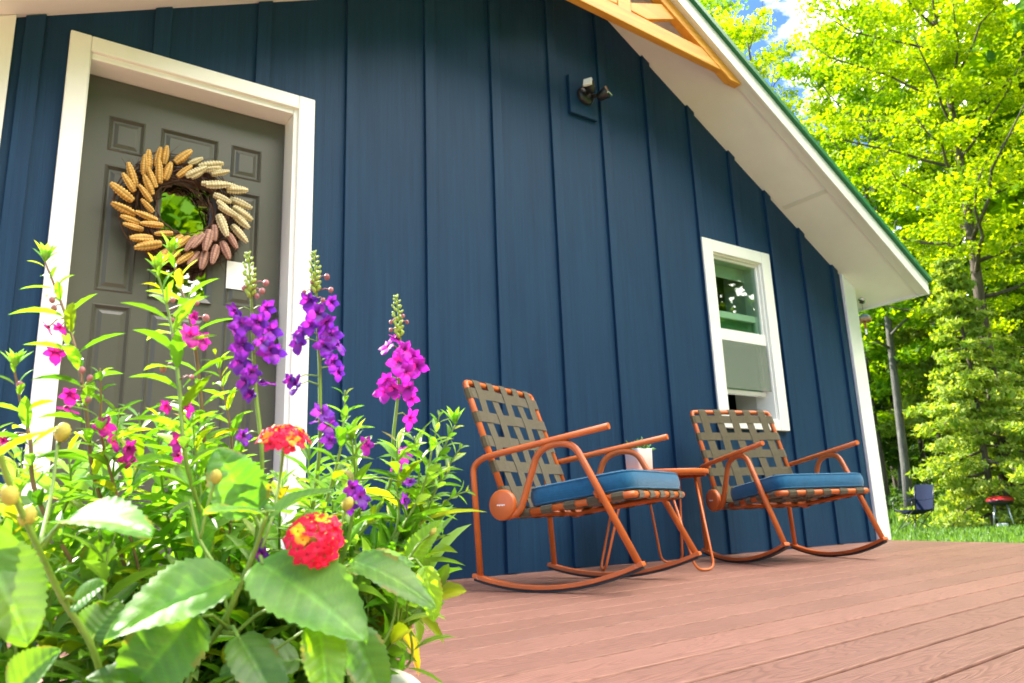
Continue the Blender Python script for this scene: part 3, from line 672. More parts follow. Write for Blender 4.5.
def tree(name,label,x,y,h,crown0,R,leafmat_,bark,seed,size=.14,ncl=170,per=60,lean=(0,0),tr_r=.13,flat=.4,conifer=False,group=None,cat='tree',cl_r=.55,top=None):
    r=np.random.RandomState(seed); rr=random.Random(seed)
    root=empty(name,(x,y,GZ)); tag(root,label,cat,group)
    tb_=MB()
    n=12; pts=[];wob=[rr.uniform(-1,1) for _ in range(4)]
    for i in range(n+1):
        t=i/n; pts.append(Vector((lean[0]*t+.12*wob[0]*math.sin(t*5+wob[1])*t*2,lean[1]*t+.12*wob[2]*math.sin(t*4+wob[3])*t*2,h*.93*t)))
    tb_.tube(pts,[tr_r*(1.35 if i==0 else 1)*(1-.86*i/n)+.01 for i in range(n+1)],10)
    def trunk_at(t):
        f_=t*n; i=min(int(f_),n-1); return pts[i].lerp(pts[i+1],f_-i)
    tk=tb_.build('trunk',bark,root)
    lb=MB(); C=[]; rxs=[]; rzs=[]
    nl=int(ncl/ (5.5 if not conifer else 5))
    for i in range(nl):
        t=crown0+(1-crown0)*((i+.5)/nl)**.9; p0=trunk_at(min(t,.985)*1.0)
        a=i*2.4+rr.uniform(-.5,.5); u=(t-crown0)/(1-crown0)
        if conifer: L_=R*(1-u*.93)*rr.uniform(.75,1.1); el=-.15-rr.uniform(0,.2)+.3*u
        else: L_=R*(math.sin(math.pi*min(1,.16+.84*u*.93))**.6)*rr.uniform(.6,1.1); el=.25+.55*u+rr.uniform(-.2,.15)
        d_=Vector((math.cos(a)*math.cos(el),math.sin(a)*math.cos(el),math.sin(el)))
        bp=[p0]
        m_=5
        for k in range(1,m_+1):
            q=k/m_; bend=(-.10*q*q if conifer else .12*q*q)
            bp.append(p0+d_*L_*q+Vector((rr.uniform(-.06,.06)*L_*q,rr.uniform(-.06,.06)*L_*q,bend*L_+rr.uniform(-.03,.03)*L_)))
        r0=max(.012,tr_r*(1-.8*t)*.5); lb.tube(bp,[r0*(1-.85*k/m_)+.004 for k in range(m_+1)],6)
        nc=max(2,int(round((6 if not conifer else 6)*L_/R*1.15)))
        for k in range(nc):
            q=.14+.86*(k+rr.random())/nc; f_=q*m_; j=min(int(f_),m_-1); p=bp[j].lerp(bp[j+1],f_-j)
            sd=Vector((-d_.y,d_.x,0)).normalized()*rr.uniform(-1,1)*L_*.38*(1.1-q*.6)
            p2=p+sd+Vector((0,0,rr.uniform(-.15,.25)*(0 if conifer else 1)))
            lb.tube([p,(p+p2)/2+Vector((0,0,.04)),p2],[.010,.007,.004],4)
            C.append(p2); rxs.append(cl_r*rr.uniform(.6,1.25)*(1 if not conifer else (1-.5*u))); rzs.append(rxs[-1]*flat)
    lb.build('limbs',bark,root)
    V_,F_=leaves_np(np.array([tuple(c) for c in C]),np.array(rxs),np.array(rzs),per,size,r,.35 if not conifer else .9,1.5 if not conifer else 2.2)
    np_mesh('crown',V_,F_,leafmat_,root)
    return root
def gp(px,dep):   # ground point seen in the column px at forward distance dep
    v=at(px,500,dep); return v.x,v.y
GT='trees at the edge of the woods'
# the slim grey maple whose trunk shows under the eave
x,y=gp(908,20.5); tree('maple_tree','slim leaning maple with a bare grey trunk seen just right of the house corner',x,y,19,.24,3.2,M['leafA'],M['bark'],21,.115,230,92,(1.9,.2),.115,group=GT)
spec=[ # px, depth, h, crown0, R, mat, bark, label
 (1010,17.0,17,.28,3.6,'leafB','bark2','bright yellow green maple with dark limbs at the top right'),
 (905,27,21,.22,3.8,'leafB','bark','tall yellow green tree standing behind the slim leaning maple'),
 (985,25,20,.15,3.8,'leafA','bark2','tall leafy tree between the grill and the slim leaning maple'),
 (812,24,19.5,.32,3.3,'leafB','bark','thin crowned tree rising just above the middle of the green roof edge'),
 (1065,24,19,.12,3.8,'leafA','bark2','large green tree cut by the right edge of the picture'),
 (748,27,23,.30,3.4,'leafA','bark2','darker green treetop just above the green roof edge'),
]
for i,(px,dp,h,c0,R_,lm,bk,lab) in enumerate(spec):
    x,y=gp(px,dp); tree('deciduous_tree',lab,x,y,h,c0,R_,M[lm],M[bk],40+i,(.082 if dp<18 else .105) if dp<30 else .14,(250 if px!=812 else 130),(165 if dp<18 else 115) if dp<30 else 60,(random.uniform(-.6,.6),random.uniform(-.5,.5)),.15,group=GT,cl_r=.62)
con=[(992,16.5,6.6,.02,2.1,'pale feathery cedar behind the small red grill'),(948,25,10,.34,2.4,'feathery cedar tree left of the red grill'),(1048,19,8,.03,2.2,'feathery cedar at the right edge behind the grill'),(884,27,7.5,.30,1.9,'low cedar in the shade beside the house corner')]
for i,(px,dp,h,c0,R_,lab) in enumerate(con):
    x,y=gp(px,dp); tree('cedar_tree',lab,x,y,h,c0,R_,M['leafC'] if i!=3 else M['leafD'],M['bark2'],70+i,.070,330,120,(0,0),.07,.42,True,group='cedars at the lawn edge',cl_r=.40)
# dark trunks in the shade of the wood edge
for i,(px,dp) in enumerate([(876,27),(887,24.5),(899,29),(930,27),(948,31)]):
    x,y=gp(px,dp); tree('young_tree',['thin dark trunked tree nearest the white corner board','thin tree with a dark trunk behind the blue camp chair','second dark trunked tree behind the blue camp chair','slender shaded tree between the camp chair and the grill','slender tree deep in the shade left of the grill'][i],x,y,9.5,.30,1.6,M['leafA'],M['bark2'],90+i,.13,75,52,(random.uniform(-.4,.4),0),.10,group='young trees in the shade',cl_r=.5)
# understory and distant woods
def mass(name,label,k,fx,size,per,cl,rzf,mat,seed):
    r=np.random.RandomState(seed); C=[];rx=[]
    for i in range(k):
        p,s=fx(r); C.append(p); rx.append(cl*s)
    rx=np.array(rx); V_,F_=leaves_np(np.array(C),rx,rx*rzf,per,size,r,.3); o=np_mesh(name,V_,F_,mat); tag(o,label,'woods',None,'stuff'); return o
def f_under(r):
    px=r.uniform(850,1100); dp=r.uniform(23.5,33); v=at(px,500,dp); return (v.x,v.y,GZ+abs(r.normal())*.55+.2),r.uniform(.6,1.2)
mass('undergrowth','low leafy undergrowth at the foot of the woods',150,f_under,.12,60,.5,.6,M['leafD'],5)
def f_shade(r):
    px=r.uniform(840,1150); dp=r.uniform(30,37); v=at(px,500,dp); return (v.x,v.y,GZ+r.uniform(0,1)**1.2*7),r.uniform(.7,1.3)
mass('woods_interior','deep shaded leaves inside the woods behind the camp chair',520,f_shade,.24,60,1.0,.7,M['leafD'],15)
def f_far(r):
    px=r.uniform(640,1300); dp=r.uniform(38,62); v=at(px,500,dp); top=17 if px>850 else 9+ (px-640)/220*6
    return (v.x,v.y,GZ+r.uniform(0,1)**.8*top),r.uniform(.7,1.4)
mass('distant_woods','dense green woods filling in behind the nearer trees',1500,f_far,.34,62,1.5,.6,M['leafD'],6)
def f_left(r):      # the wood carries on round the yard, seen only as reflections
    a=r.uniform(math.radians(-100),math.radians(20)); R_=r.uniform(24,34)
    return (math.cos(a)*R_,-3+math.sin(a)*R_,GZ+r.uniform(0,1)**.8*19),r.uniform(.7,1.4)
mass('yard_woods','woods across the yard mirrored in the window and door glass',900,f_left,.5,95,1.9,.6,M['leafA'],8)
# ================================================================== HANGING BELL CHIME
wc=empty('wind_chime',(5.48,.03,5.048-.6*5.48)); tag(wc,'small bell shaped wind chime with an orange rod hanging from the eave','wind chime')
M['cop']=simple('copper_orange',(.48,.16,.07),.45,0,.1,9); M['bell']=simple('pale_blue_enamel',(.22,.33,.42),.5,0,.15,20); M['tan']=simple('tan_clay',(.50,.30,.20),.6,0,.15,30)
MB().tube([(0,0,0),(0,0,-.075)],.0012,6).build('wire',M['black'],wc)
MB().lathe([(.001,-.070),(.018,-.074),(.036,-.088),(.050,-.108)],0,0,20).build('bell_top',M['bell'],wc)
MB().lathe([(.051,-.1085),(.054,-.135),(.050,-.135),(.046,-.110)],0,0,20).build('bell_rim',M['tan'],wc)
MB().tube([(0,0,-.10),(.002,0,-.19)],.009,8).build('clapper_rod',M['cop'],wc)
MB().box(-.013,.013,-.002,.002,-.235,-.192).build('wind_tag',M['paper'],wc)
# ================================================================== CAMP CHAIR
x,y=gp(912,15.8)
cc=empty('camp_chair',(x,y,GZ),rad(158)); tag(cc,'dark blue folding camp chair on the grass near the trees','camp chair')
LEG=[((-.27,-.25,0),(.27,.22,.45)),((-.27,.25,0),(.27,-.22,.45)),((.27,-.25,0),(-.27,.22,.45)),((.27,.25,0),(-.27,-.22,.45)),((-.25,-.27,0),(-.24,.27,.42)),((.25,-.27,0),(.24,.27,.42)),]
for a,b_ in LEG: MB().tube([a,b_],.009,8).build('leg',M['black'],cc)
for sy in (-.26,.26):
    MB().tube([(-.26,sy,.40),(-.34,sy*1.05,.92)],.009,8).build('back_post',M['black'],cc)
    MB().tube([(.25,sy,.40),(.25,sy*1.08,.62)],.009,8).build('arm_post',M['black'],cc)
    mb=MB(); mb.ribbon([(-.31,sy*1.08,.66),(-.02,sy*1.09,.62),(.28,sy*1.08,.63)],.07,.008,(0,1,0)); mb.build('armrest',M['navy'],cc)
def cloth(f,nu=10,nv=10,th=.006):
    vs=[f(i/nu,j/nv) for j in range(nv+1) for i in range(nu+1)]; k=len(vs); vs+= [Vector(v)+Vector((-.004,0,-th)) for v in vs]
    fs=[]
    W_=nu+1
    for j in range(nv):
        for i in range(nu): a=j*W_+i; fs.append((a,a+1,a+W_+1,a+W_)); fs.append((k+a,k+a+W_,k+a+W_+1,k+a+1))
    return MB().add(vs,fs,True)
cloth(lambda u,v:(-.26+.52*u,-.26+.52*v,.43-.10*math.sin(math.pi*v)*math.sin(math.pi*(.2+.6*u)))).build('seat',M['navy'],cc)
cloth(lambda u,v:(-.26-.09*u-.06*math.sin(math.pi*v),-.265+.53*v,.40+.54*u+.01*math.sin(6*v))).build('backrest',M['navy'],cc)
# ================================================================== GRILL
x,y=gp(1000,15.8)
gr=empty('kettle_grill',(x,y,GZ),rad(20)); tag(gr,'small round grill with a red lid and silver legs on the lawn','grill')
MB().lathe([(.05,.44),(.17,.46),(.245,.51),(.255,.545),(.25,.545),(.22,.52),(.001,.50)],0,0,28).build('bowl',M['black'],gr)
ld=MB().lathe([(.262,.548),(.262,.565),(.235,.60),(.17,.632),(.08,.648),(.001,.650)],0,0,28).build('lid',M['red'],gr)
MB().tube([(-.05,0,.645),(-.04,0,.69),(.04,0,.69),(.05,0,.645)],.009,6).build('handle',M['black'],ld)
MB().tube([(-.28,-.06,.555),(-.33,-.05,.56),(-.33,.05,.56),(-.28,.06,.555)],.01,6).build('side_handle',M['black'],gr)
for sx in (-1,1):
    for sy in (-1,1): MB().tube([(sx*.13,sy*.11,.47),(sx*.24,sy*.19,0)],.012,8).build('leg',M['steel'],gr)
MB().tube([(-.19,-.15,.2),(.19,.15,.2)],.006,6).tube([(-.19,.15,.2),(.19,-.15,.2)],.006,6).build('cross_brace',M['steel'],gr)
cn=MB().lathe([(.09,0),(.10,.005),(.105,.09),(.10,.093),(.08,.093)],0,0,20,cap=True).build('tub',M['white'],None,loc=(x-.12,y-.02,GZ)); tag(cn,'small white tub under the red grill','tub')
# ================================================================== FLOWERS
PC=Vector((.13,-2.40,0)); PR=.17; PZ=.145
po=empty('flower_planter',(PC.x,PC.y,0)); tag(po,'cream round planter standing on the deck full of flowers','planter')
MB().lathe([(.001,.002),(.118,.002),(.122,.006),(.152,.118),(.168,.122),(.170,.128),(.170,.142),(.166,.146),(.158,.144),(.152,.125),(.150,.11)],0,0,64).build('pot',M['planter'],po)
so_=MB(); so_.lathe([(.001,.128),(.05,.130),(.10,.126),(.151,.122)],0,0,40); so_.build('soil',M['soil'],po)
M['stemG']=simple('green_stem',(.16,.26,.03),.5,0,.2,60); M['stemB']=simple('reddish_stem',(.17,.10,.035),.5,0,.3,60)
M['lance']=leafmat('lance_leaves',(.095,.26,.015),(.25,.44,.045),.45,.42,tint=True,tcol=(1.15,1.35,.28),spec=.7)
M['lanta']=leafmat('lantana_leaves',(.08,.26,.025),(.15,.33,.045),.52,.50,tint=True,tcol=(2.1,1.75,.2),spec=.8)
nt=M['lanta'].node_tree; bs_=nt.nodes['Principled BSDF']; src=bs_.inputs['Base Color'].links[0].from_socket
v_=coords(nt); b1=noise(nt,v_,38,5,.6); b2=noise(nt,v_,260,3,.6); b3=noise(nt,v_,75,4,.7)
vr=ramp(nt,b1,[(.35,(.72,.84,.9)),(.65,(1.28,1.12,.85))]); mv=N(nt,'ShaderNodeMix',data_type='RGBA',blend_type='MULTIPLY'); mv.inputs['Factor'].default_value=1; L(nt,src,mv.inputs[6]); L(nt,vr,mv.inputs[7])
sp_=ramp(nt,b3,[(.71,(0,0,0)),(.75,(1,1,1))]); mw=N(nt,'ShaderNodeMix',data_type='RGBA'); L(nt,sp_,mw.inputs['Factor']); L(nt,mv.outputs[2],mw.inputs[6]); mw.inputs[7].default_value=(.22,.17,.05,1)
for l_ in list(src.links):
    to=l_.to_socket
    if to.node!=mv: L(nt,mw.outputs[2],to)
bump(nt,b2,bs_,.5,.0006)
def petalmat(name,lo,hi,tc=(1.2,.9,1.1)):
    return leafmat(name,lo,hi,.35,.5,tint=True,tcol=tc,spec=.3)
M['viol']=petalmat('violet_petals',(.10,.016,.34),(.34,.03,.55)); M['mag']=petalmat('magenta_petals',(.42,.012,.28),(.62,.03,.40)); M['orch']=petalmat('orchid_petals',(.40,.02,.50),(.62,.03,.58))
M['lred']=petalmat('red_florets',(.70,.008,.045),(.88,.02,.10),(1.2,.8,.8)); M['lora']=petalmat('orange_florets',(.85,.22,.03),(.95,.42,.03),(1.1,1,.6)); M['lyel']=petalmat('yellow_florets',(.90,.50,.02),(.95,.62,.04),(1.1,1,.5))
M['bud']=simple('yellow_green_bud',(.50,.42,.06),.6,0,.2,200,.6,.001); M['pinkbud']=simple('pink_bud',(.34,.12,.13),.5,0,.25,90); M['tipbud']=simple('green_bud',(.30,.42,.05),.5,0,.2,90)
rg=random.Random(17)
def rnd(a,b): return rg.uniform(a,b)
UP=Vector((0,0,1))
def lance_leaf(mb,p,d,up,L_,W_,curve=.25,fold=.25,tint=1.0,teeth=True,n=9):
    """narrow leaf from p along d; folded along the midrib, bending down"""
    d=d.normalized(); side=d.cross(up)
    pk=rnd(0,1); base_c=(1.55,1.25,3.2) if pk<.20 else ((1.9,1.15,.7) if pk<.34 else ((2.6,.95,.8) if pk<.36 else (1,1,1)))
    if side.length<1e-4: side=Vector((1,0,0))
    side.normalize(); nn=side.cross(d).normalized(); vs=[];cl=[]
    q=Vector(p)
    for i in range(n+1):
        t=i/n; dd=(d-nn*curve*2.2*(t-.3)).normalized(); 
        if i: q=q+dd*(L_/n)
        w=W_*.5*(math.sin(math.pi*min(1,t**.85*.97+.03))**.9)
        if teeth: w*=1+(.10 if i%2 else -.04)
        n2=side.cross(dd).normalized()
        for a in (-1,-.5,0,.5,1):
            vs.append(q+side*w*a+n2*w*abs(a)*fold*1.6); cl.append(tuple(tint*c*base_c[j] for j,c in enumerate((1.22,1.18,1.15) if a==0 else (1,1,1))))
    mb.add(vs,[(i*5+k,i*5+k+1,i*5+k+6,i*5+k+5) for i in range(n) for k in range(4)],True,cl)
def sph(mb,c,r,st=1.3,d=UP,n=8,col=None):
    q=d.to_track_quat('Z','Y').to_matrix().to_4x4(); Mx=Matrix.Translation(c)@q
    mb.lathe([(r*math.sin(math.pi*k/6)+1e-5,-r*st*math.cos(math.pi*k/6)) for k in range(7)],0,0,n,Mx)
    if col is not None: mb.c+= [col]*(7*n)
def petal(mb,c,d,nrm,L_,W_,cup,col_in,col_out,n=5):
    side=d.cross(nrm).normalized(); vs=[];cl=[]
    for i in range(n+1):
        t=i/n; w=W_*.5*(math.sin(math.pi*min(.93,(.10+.83*t))))**.6*(1 if t<.98 else .75)
        q=c+d*L_*t+nrm*(cup*L_*math.sin(t*2.2))
        for a in (-1,-.5,0,.5,1):
            vs.append(q+side*w*a+nrm*(-.10*L_*abs(a)**2*t)-d*(.12*L_*a*a*t)+nrm*rnd(-.0003,.0003)); k=min(1,t*1.6); cl.append(tuple(col_in[j]*(1-k)+col_out[j]*k for j in range(3)))
    mb.add(vs,[(i*5+k,i*5+k+1,i*5+k+6,i*5+k+5) for i in range(n) for k in range(4)],True,cl)
def blossom(mb,c,face,size,dark=.5):
    """two-lipped angelonia blossom: two upper lobes, three broad lower lobes and a pouched throat"""
    face=face.normalized(); r=face.cross(UP).normalized(); u=r.cross(face).normalized()
    for a,l,w in ((58,.44,.32),(122,.44,.32),(-12,.50,.38),(192,.50,.38),(-90,.60,.52)):
        A=rad(a+rnd(-10,10)); d=(r*math.cos(A)+u*math.sin(A)+face*rnd(-.1,.25)).normalized()
        nn=(face-d*face.dot(d)).normalized()
        s_=rnd(.85,1.12)
        petal(mb,c+d*size*.06,d,nn,size*l*s_,size*w*s_,rnd(.05,.3),(2.2,1.6,1.1) if rnd(0,1)<.55 else (.5,.4,.45),(1,1,1))
    # throat pouch
    q=(-face).to_track_quat('Z','Y').to_matrix().to_4x4(); Mx=Matrix.Translation(c+face*.0008)@q
    k0=len(mb.v); mb.lathe([(size*.13,0),(size*.12,size*.10),(size*.05,size*.18),(.0001,size*.2)],0,0,8,Mx); mb.c+= [(.55,.35,.4)]*(len(mb.v)-k0)
def pxpath(pts):  # (px,py,depth) -> points
    return [at(*p) for p in pts]
def soil_point(near,back=False):
    if back: near=near+Vector((cf.x,cf.y,0))*.10
    v=Vector((near.x,near.y,0))-PC; v.z=0
    if v.length>.115: v=v.normalized()*rnd(.07,.125)
    else: v=v+Vector((rnd(-.02,.02),rnd(-.02,.02),0))
    return Vector((PC.x+v.x,PC.y+v.y,.122))
def to_soil(pts):
    b=soil_point(pts[-1],True); a=pts[-1]
    m_=a.lerp(b,.5); m_=m_+Vector((b.x-a.x,b.y-a.y,0))*.15
    return pts+[m_,b]
def stem_with_leaves(stem_mb,leaf_mb,pts,r0,gap=.017,L0=.05,from_=0.0,to_=1.0,tint=(.55,1.4),dense=1,upang=.55,tiny=.3,col=None,skip=0):
    P_=smooth_curve(pts,7); m=len(P_)
    stem_mb.tube(P_,[r0*(.45+.55*min(1,i/(m*.5))) for i in range(m)],7)
    ln=[0]
    for i in range(1,m): ln.append(ln[-1]+(P_[i]-P_[i-1]).length)
    T=ln[-1]; s=T*from_+.004; k=0; ph0=rnd(0,6)
    while s<T*to_:
        i=max(j for j in range(m) if ln[j]<=s); i=min(i,m-2); f_=(s-ln[i])/max(1e-6,ln[i+1]-ln[i]); p=P_[i].lerp(P_[i+1],f_)
        tan=(P_[i]-P_[i+1]).normalized()        # pointing towards the tip
        grow=min(1,tiny+(s-T*from_)/.07)
        for e in range(2):
            if rnd(0,1)<skip: continue
            a=ph0+k*1.571+e*math.pi+rnd(-.35,.35)
            b1=tan.orthogonal().normalized(); b2=tan.cross(b1); out=b1*math.cos(a)+b2*math.sin(a)
            el=upang*(1.5-.6*grow)+rnd(-.2,.25); d=(out*math.cos(el)+tan*math.sin(el)).normalized()
            lance_leaf(leaf_mb,p+out*r0,d,tan,L0*grow*rnd(.75,1.2),L0*grow*rnd(.20,.31),rnd(.1,.42),rnd(.15,.5),rnd(*tint))
        s+=gap*rnd(.8,1.2)*(.35+.65*grow)/dense; k+=1
    return P_
GA='angelonia plants in the planter'
def angelonia(label,main,stem,pm,blos,spike,fill,bud,bsize=.020,leaf_from=.25,tip_leaf=False,extra=()):
    pts=to_soil(pxpath(main)); root_loc=pts[-1].copy()
    root=empty('angelonia_plant',root_loc); tag(root,label,'flower',GA)
    inv=-root_loc
    sm=MB(); lm=MB()
    P_=stem_with_leaves(sm,lm,pts,.0017,from_=leaf_from,gap=.016,L0=.036)
    for ex in extra:
        stem_with_leaves(sm,lm,to_soil(pxpath(ex)),.0012,gap=.012,L0=.030)
    fm=MB()
    for f in fill:
        (px,py,dp)=f; q=to_soil(pxpath([(px,py,dp),(px+rnd(-6,6),py+45,dp),(px+rnd(-14,14),py+100,dp+rnd(-.02,.02))]))
        stem_with_leaves(fm,lm,q,.0013,gap=.0150,L0=rnd(.038,.058),tiny=.35,skip=.18)
    # tip of the spike
    bm_=MB(); top=P_[0]
    if spike:
        for k in range(34):
            t=k/33; p=P_[0].lerp(P_[min(len(P_)-1,9)],t*.85); a=k*2.4; rr_=.0010+.0032*math.sin(math.pi*min(1,t*1.3+.05)*.8)
            c_=p+Vector((math.cos(a)*rr_,math.sin(a)*rr_,0)); sph(bm_,c_,.0009+.0009*t,1.7,(UP+Vector((math.cos(a),math.sin(a),0))*.8).normalized(),6)
    else:
        for k in range(10):
            a=k*2.4; d=(Vector((math.cos(a),math.sin(a),0))*(.25+.06*k)+UP).normalized(); lance_leaf(lm,top,d,UP.cross(d).cross(d)*-1 if 0 else UP,rnd(.012,.022),.006,.1,.3,1.3)
    if bm_.v: 
        o=bm_.build('bud_tip',M['tipbud'],root); o.location=inv
    for (px,py,dp) in bud:
        pb_=MB(); c_=at(px,py,dp); sph(pb_,c_,rnd(.0018,.0030),1.2,Vector((rnd(-.5,.5),rnd(-.5,.5),1)).normalized(),9)
        near=min(P_,key=lambda q:(q-c_).length-.01*q.z); pb_.tube([near,near.lerp(c_,.6)+Vector((0,0,.002)),c_],[.0006,.0005,.0005],4)
        o=pb_.build('bud',M['pinkbud'],root); o.location=inv
    for (px,py,dp,*sz) in blos:
        b_=MB(); c_=at(px,py,dp); s_=(sz[0] if sz else bsize)*rnd(.9,1.1)
        near=min(P_,key=lambda q:(q-c_).length)
        face=(CAM-c_).normalized()*.75+(c_-near).normalized()*.6+Vector((rnd(-.6,.6),rnd(-.6,.6),rnd(-.5,.4)))
        blossom(b_,c_,face,s_*.84); o=b_.build('blossom',M[pm],root); o.location=inv
        sm.tube([near,near.lerp(c_,.5)+Vector((0,0,.003)),c_-face.normalized()*.002],[.0007,.0006,.0006],4)
    o=sm.build('stem',M[stem],root); o.location=inv
    if fm.v: o=fm.build('side_stems',M['stemG'],root); o.location=inv
    o=lm.build('foliage',M['lance'],root); o.location=inv
    return root
def fills(n,xr,yr,dr):
    return [(rnd(*xr),rnd(*yr),rnd(*dr)) for _ in range(n)]
angelonia('leafy flower stem with small pink blossoms in front of the left white door trim',[(45,262,.64),(62,305,.64),(76,352,.63),(86,410,.62),(95,480,.61)],'stemB','mag',[(48,327,.64,.016),(60,327,.635,.016),(55,352,.63,.022),(70,394,.62,.020),(66,408,.63,.020),(104,425,.6,.022),(112,440,.6,.02),(128,448,.6,.02),(127,458,.61,.018)],False,fills(5,(60,150),(400,480),(.62,.74)),[(54,308,.64),(72,308,.63),(82,370,.6),(90,378,.6),(88,400,.61),(52,300,.63)],.018,.0,extra=[[(100,368,.60),(101,400,.6),(104,450,.6)]])
angelonia('thick yellow stemmed flower spray with one magenta bloom, below the wreath',[(157,272,.60),(168,310,.60),(175,350,.59),(180,395,.58),(188,470,.57)],'stemG','mag',[(190,335,.60,.026),(193,316,.62,.014),(166,406,.58,.014),(187,407,.58,.016),(179,441,.57,.018),(178,455,.58,.015)],False,fills(6,(130,215),(410,500),(.62,.74)),[(173,300,.6),(196,303,.61),(172,320,.6),(163,369,.6),(192,377,.58)],.02,.0)
angelonia('slender brown stemmed sprig just under the wreath',[(171,254,.67),(180,285,.67),(190,320,.66),(198,370,.66),(205,450,.65)],'stemB','mag',[(202,340,.66,.020)],False,fills(4,(190,250),(400,470),(.66,.78)),[(197,303,.66),(206,318,.66)],.02,.0,extra=[[(215,350,.68),(222,385,.68),(232,450,.67)]])
angelonia('purple flower spike in front of the white paper note on the door',[(248,252,.62),(251,290,.62),(253,340,.62),(256,395,.61),(262,470,.60)],'stemG','viol',[(236,311,.62),(241,324,.61),(266,308,.62),(258,322,.61),(270,330,.62),(235,330,.62),(242,345,.61),(262,342,.61),(268,350,.615),(240,362,.62),(252,372,.61),(246,382,.61),(275,352,.62),(262,382,.62),(252,395,.61,.018),(243,436,.62,.018)],True,fills(5,(220,300),(425,500),(.66,.76)),[(262,291,.61),(257,296,.62),(244,288,.62),(266,283,.62)],.0215,.55)
angelonia('tall purple flower spike overlapping the right white door trim',[(314,251,.66),(316,285,.66),(318,335,.66),(320,385,.65),(318,470,.64)],'stemG','viol',[(309,300,.66),(318,314,.65,.026),(331,302,.66,.016),(302,333,.66),(311,324,.655),(326,322,.65),(331,335,.655),(337,345,.66),(298,342,.66),(325,345,.65),(333,362,.655),(338,372,.66,.018),(296,384,.65,.024),(290,380,.65,.018),(322,413,.645,.024),(328,425,.64,.02),(318,420,.65,.02)],True,fills(7,(300,370),(415,500),(.64,.78)),[(331,290,.66),(323,300,.65),(304,292,.66),(313,281,.66),(327,277,.66)],.0225,.5,extra=[[(345,390,.62),(344,415,.62),(338,460,.61)]])
angelonia('bright orchid purple flower spike standing free against the navy wall',[(396,295,.70),(400,330,.70),(399,380,.70),(394,430,.69),(384,500,.68)],'stemG','orch',[(397,338,.70,.020),(388,347,.70),(405,350,.695),(413,357,.70),(398,362,.69,.026),(417,366,.70),(406,372,.69),(387,380,.70),(394,388,.695),(408,388,.69),(385,392,.70),(411,398,.70,.018),(410,418,.70,.024),(367,445,.69,.022),(402,455,.69,.024),(396,468,.69,.02)],True,fills(6,(370,425),(425,510),(.66,.78)),[(407,322,.7),(391,322,.7),(403,316,.7),(391,330,.7)],.0235,.5,extra=[[(440,412,.66),(432,450,.66),(418,500,.65)],[(450,470,.68),(436,490,.68),(415,530,.67)]])
angelonia('low leafy sprig of flowers at the far left edge against the navy wall',[(14,368,.62),(20,400,.62),(30,440,.61),(38,500,.6)],'stemB','mag',[(3,440,.6,.012)],False,fills(6,(-15,70),(425,500),(.6,.72)),[(20,385,.62)],.012,.0)
angelonia('dark purple blooms half hidden in the leaves beside the lower red lantana head',[(352,440,.62),(355,480,.62),(350,530,.61)],'stemG','viol',[(352,488,.6,.02),(360,497,.6,.018),(350,505,.6,.016),(404,500,.64,.018),(410,482,.64,.016),(262,540,.58,.018),(262,553,.58,.016),(330,440,.62,.018)],False,fills(7,(310,410),(480,570),(.62,.72)),[],.018,.0)
angelonia('leafy sprig without flowers reaching toward the first rocking chair',[(455,425,.72),(440,455,.72),(420,490,.71),(398,540,.7)],'stemG','orch',[],False,fills(3,(350,400),(540,590),(.62,.68)),[],.018,.0,extra=[[(470,490,.7),(448,500,.7),(425,530,.69)],[(462,445,.7),(440,480,.7),(415,520,.69)]])
# dense low leaves deep inside the planter
lm=MB(); sm=MB()
for i in range(34):
    a=rnd(.5,2.7); r_=PR*math.sqrt(rnd(0,1))*.72; b=Vector((PC.x+r_*math.cos(a),PC.y+r_*math.sin(a),.122)); h=rnd(.05,.15)
    o_=Vector((math.cos(a),math.sin(a),0))*(r_/PR)*rnd(.01,.06); t_=b+o_+Vector((rnd(-.02,.02),rnd(-.02,.02),h))
    stem_with_leaves(sm,lm,[t_,b.lerp(t_,.6)+o_*.1,b],.0013,gap=.014,L0=.05,tiny=.4,tint=(.5,1.0))
gc=empty('foliage_plant',(PC.x,PC.y,.122)); tag(gc,'mass of low narrow green leaves filling the planter beneath the flower spikes','plant')
o=lm.build('foliage',M['lance'],gc); o.location=(-PC.x,-PC.y,-.122); o=sm.build('stems',M['stemG'],gc); o.location=(-PC.x,-PC.y,-.122)
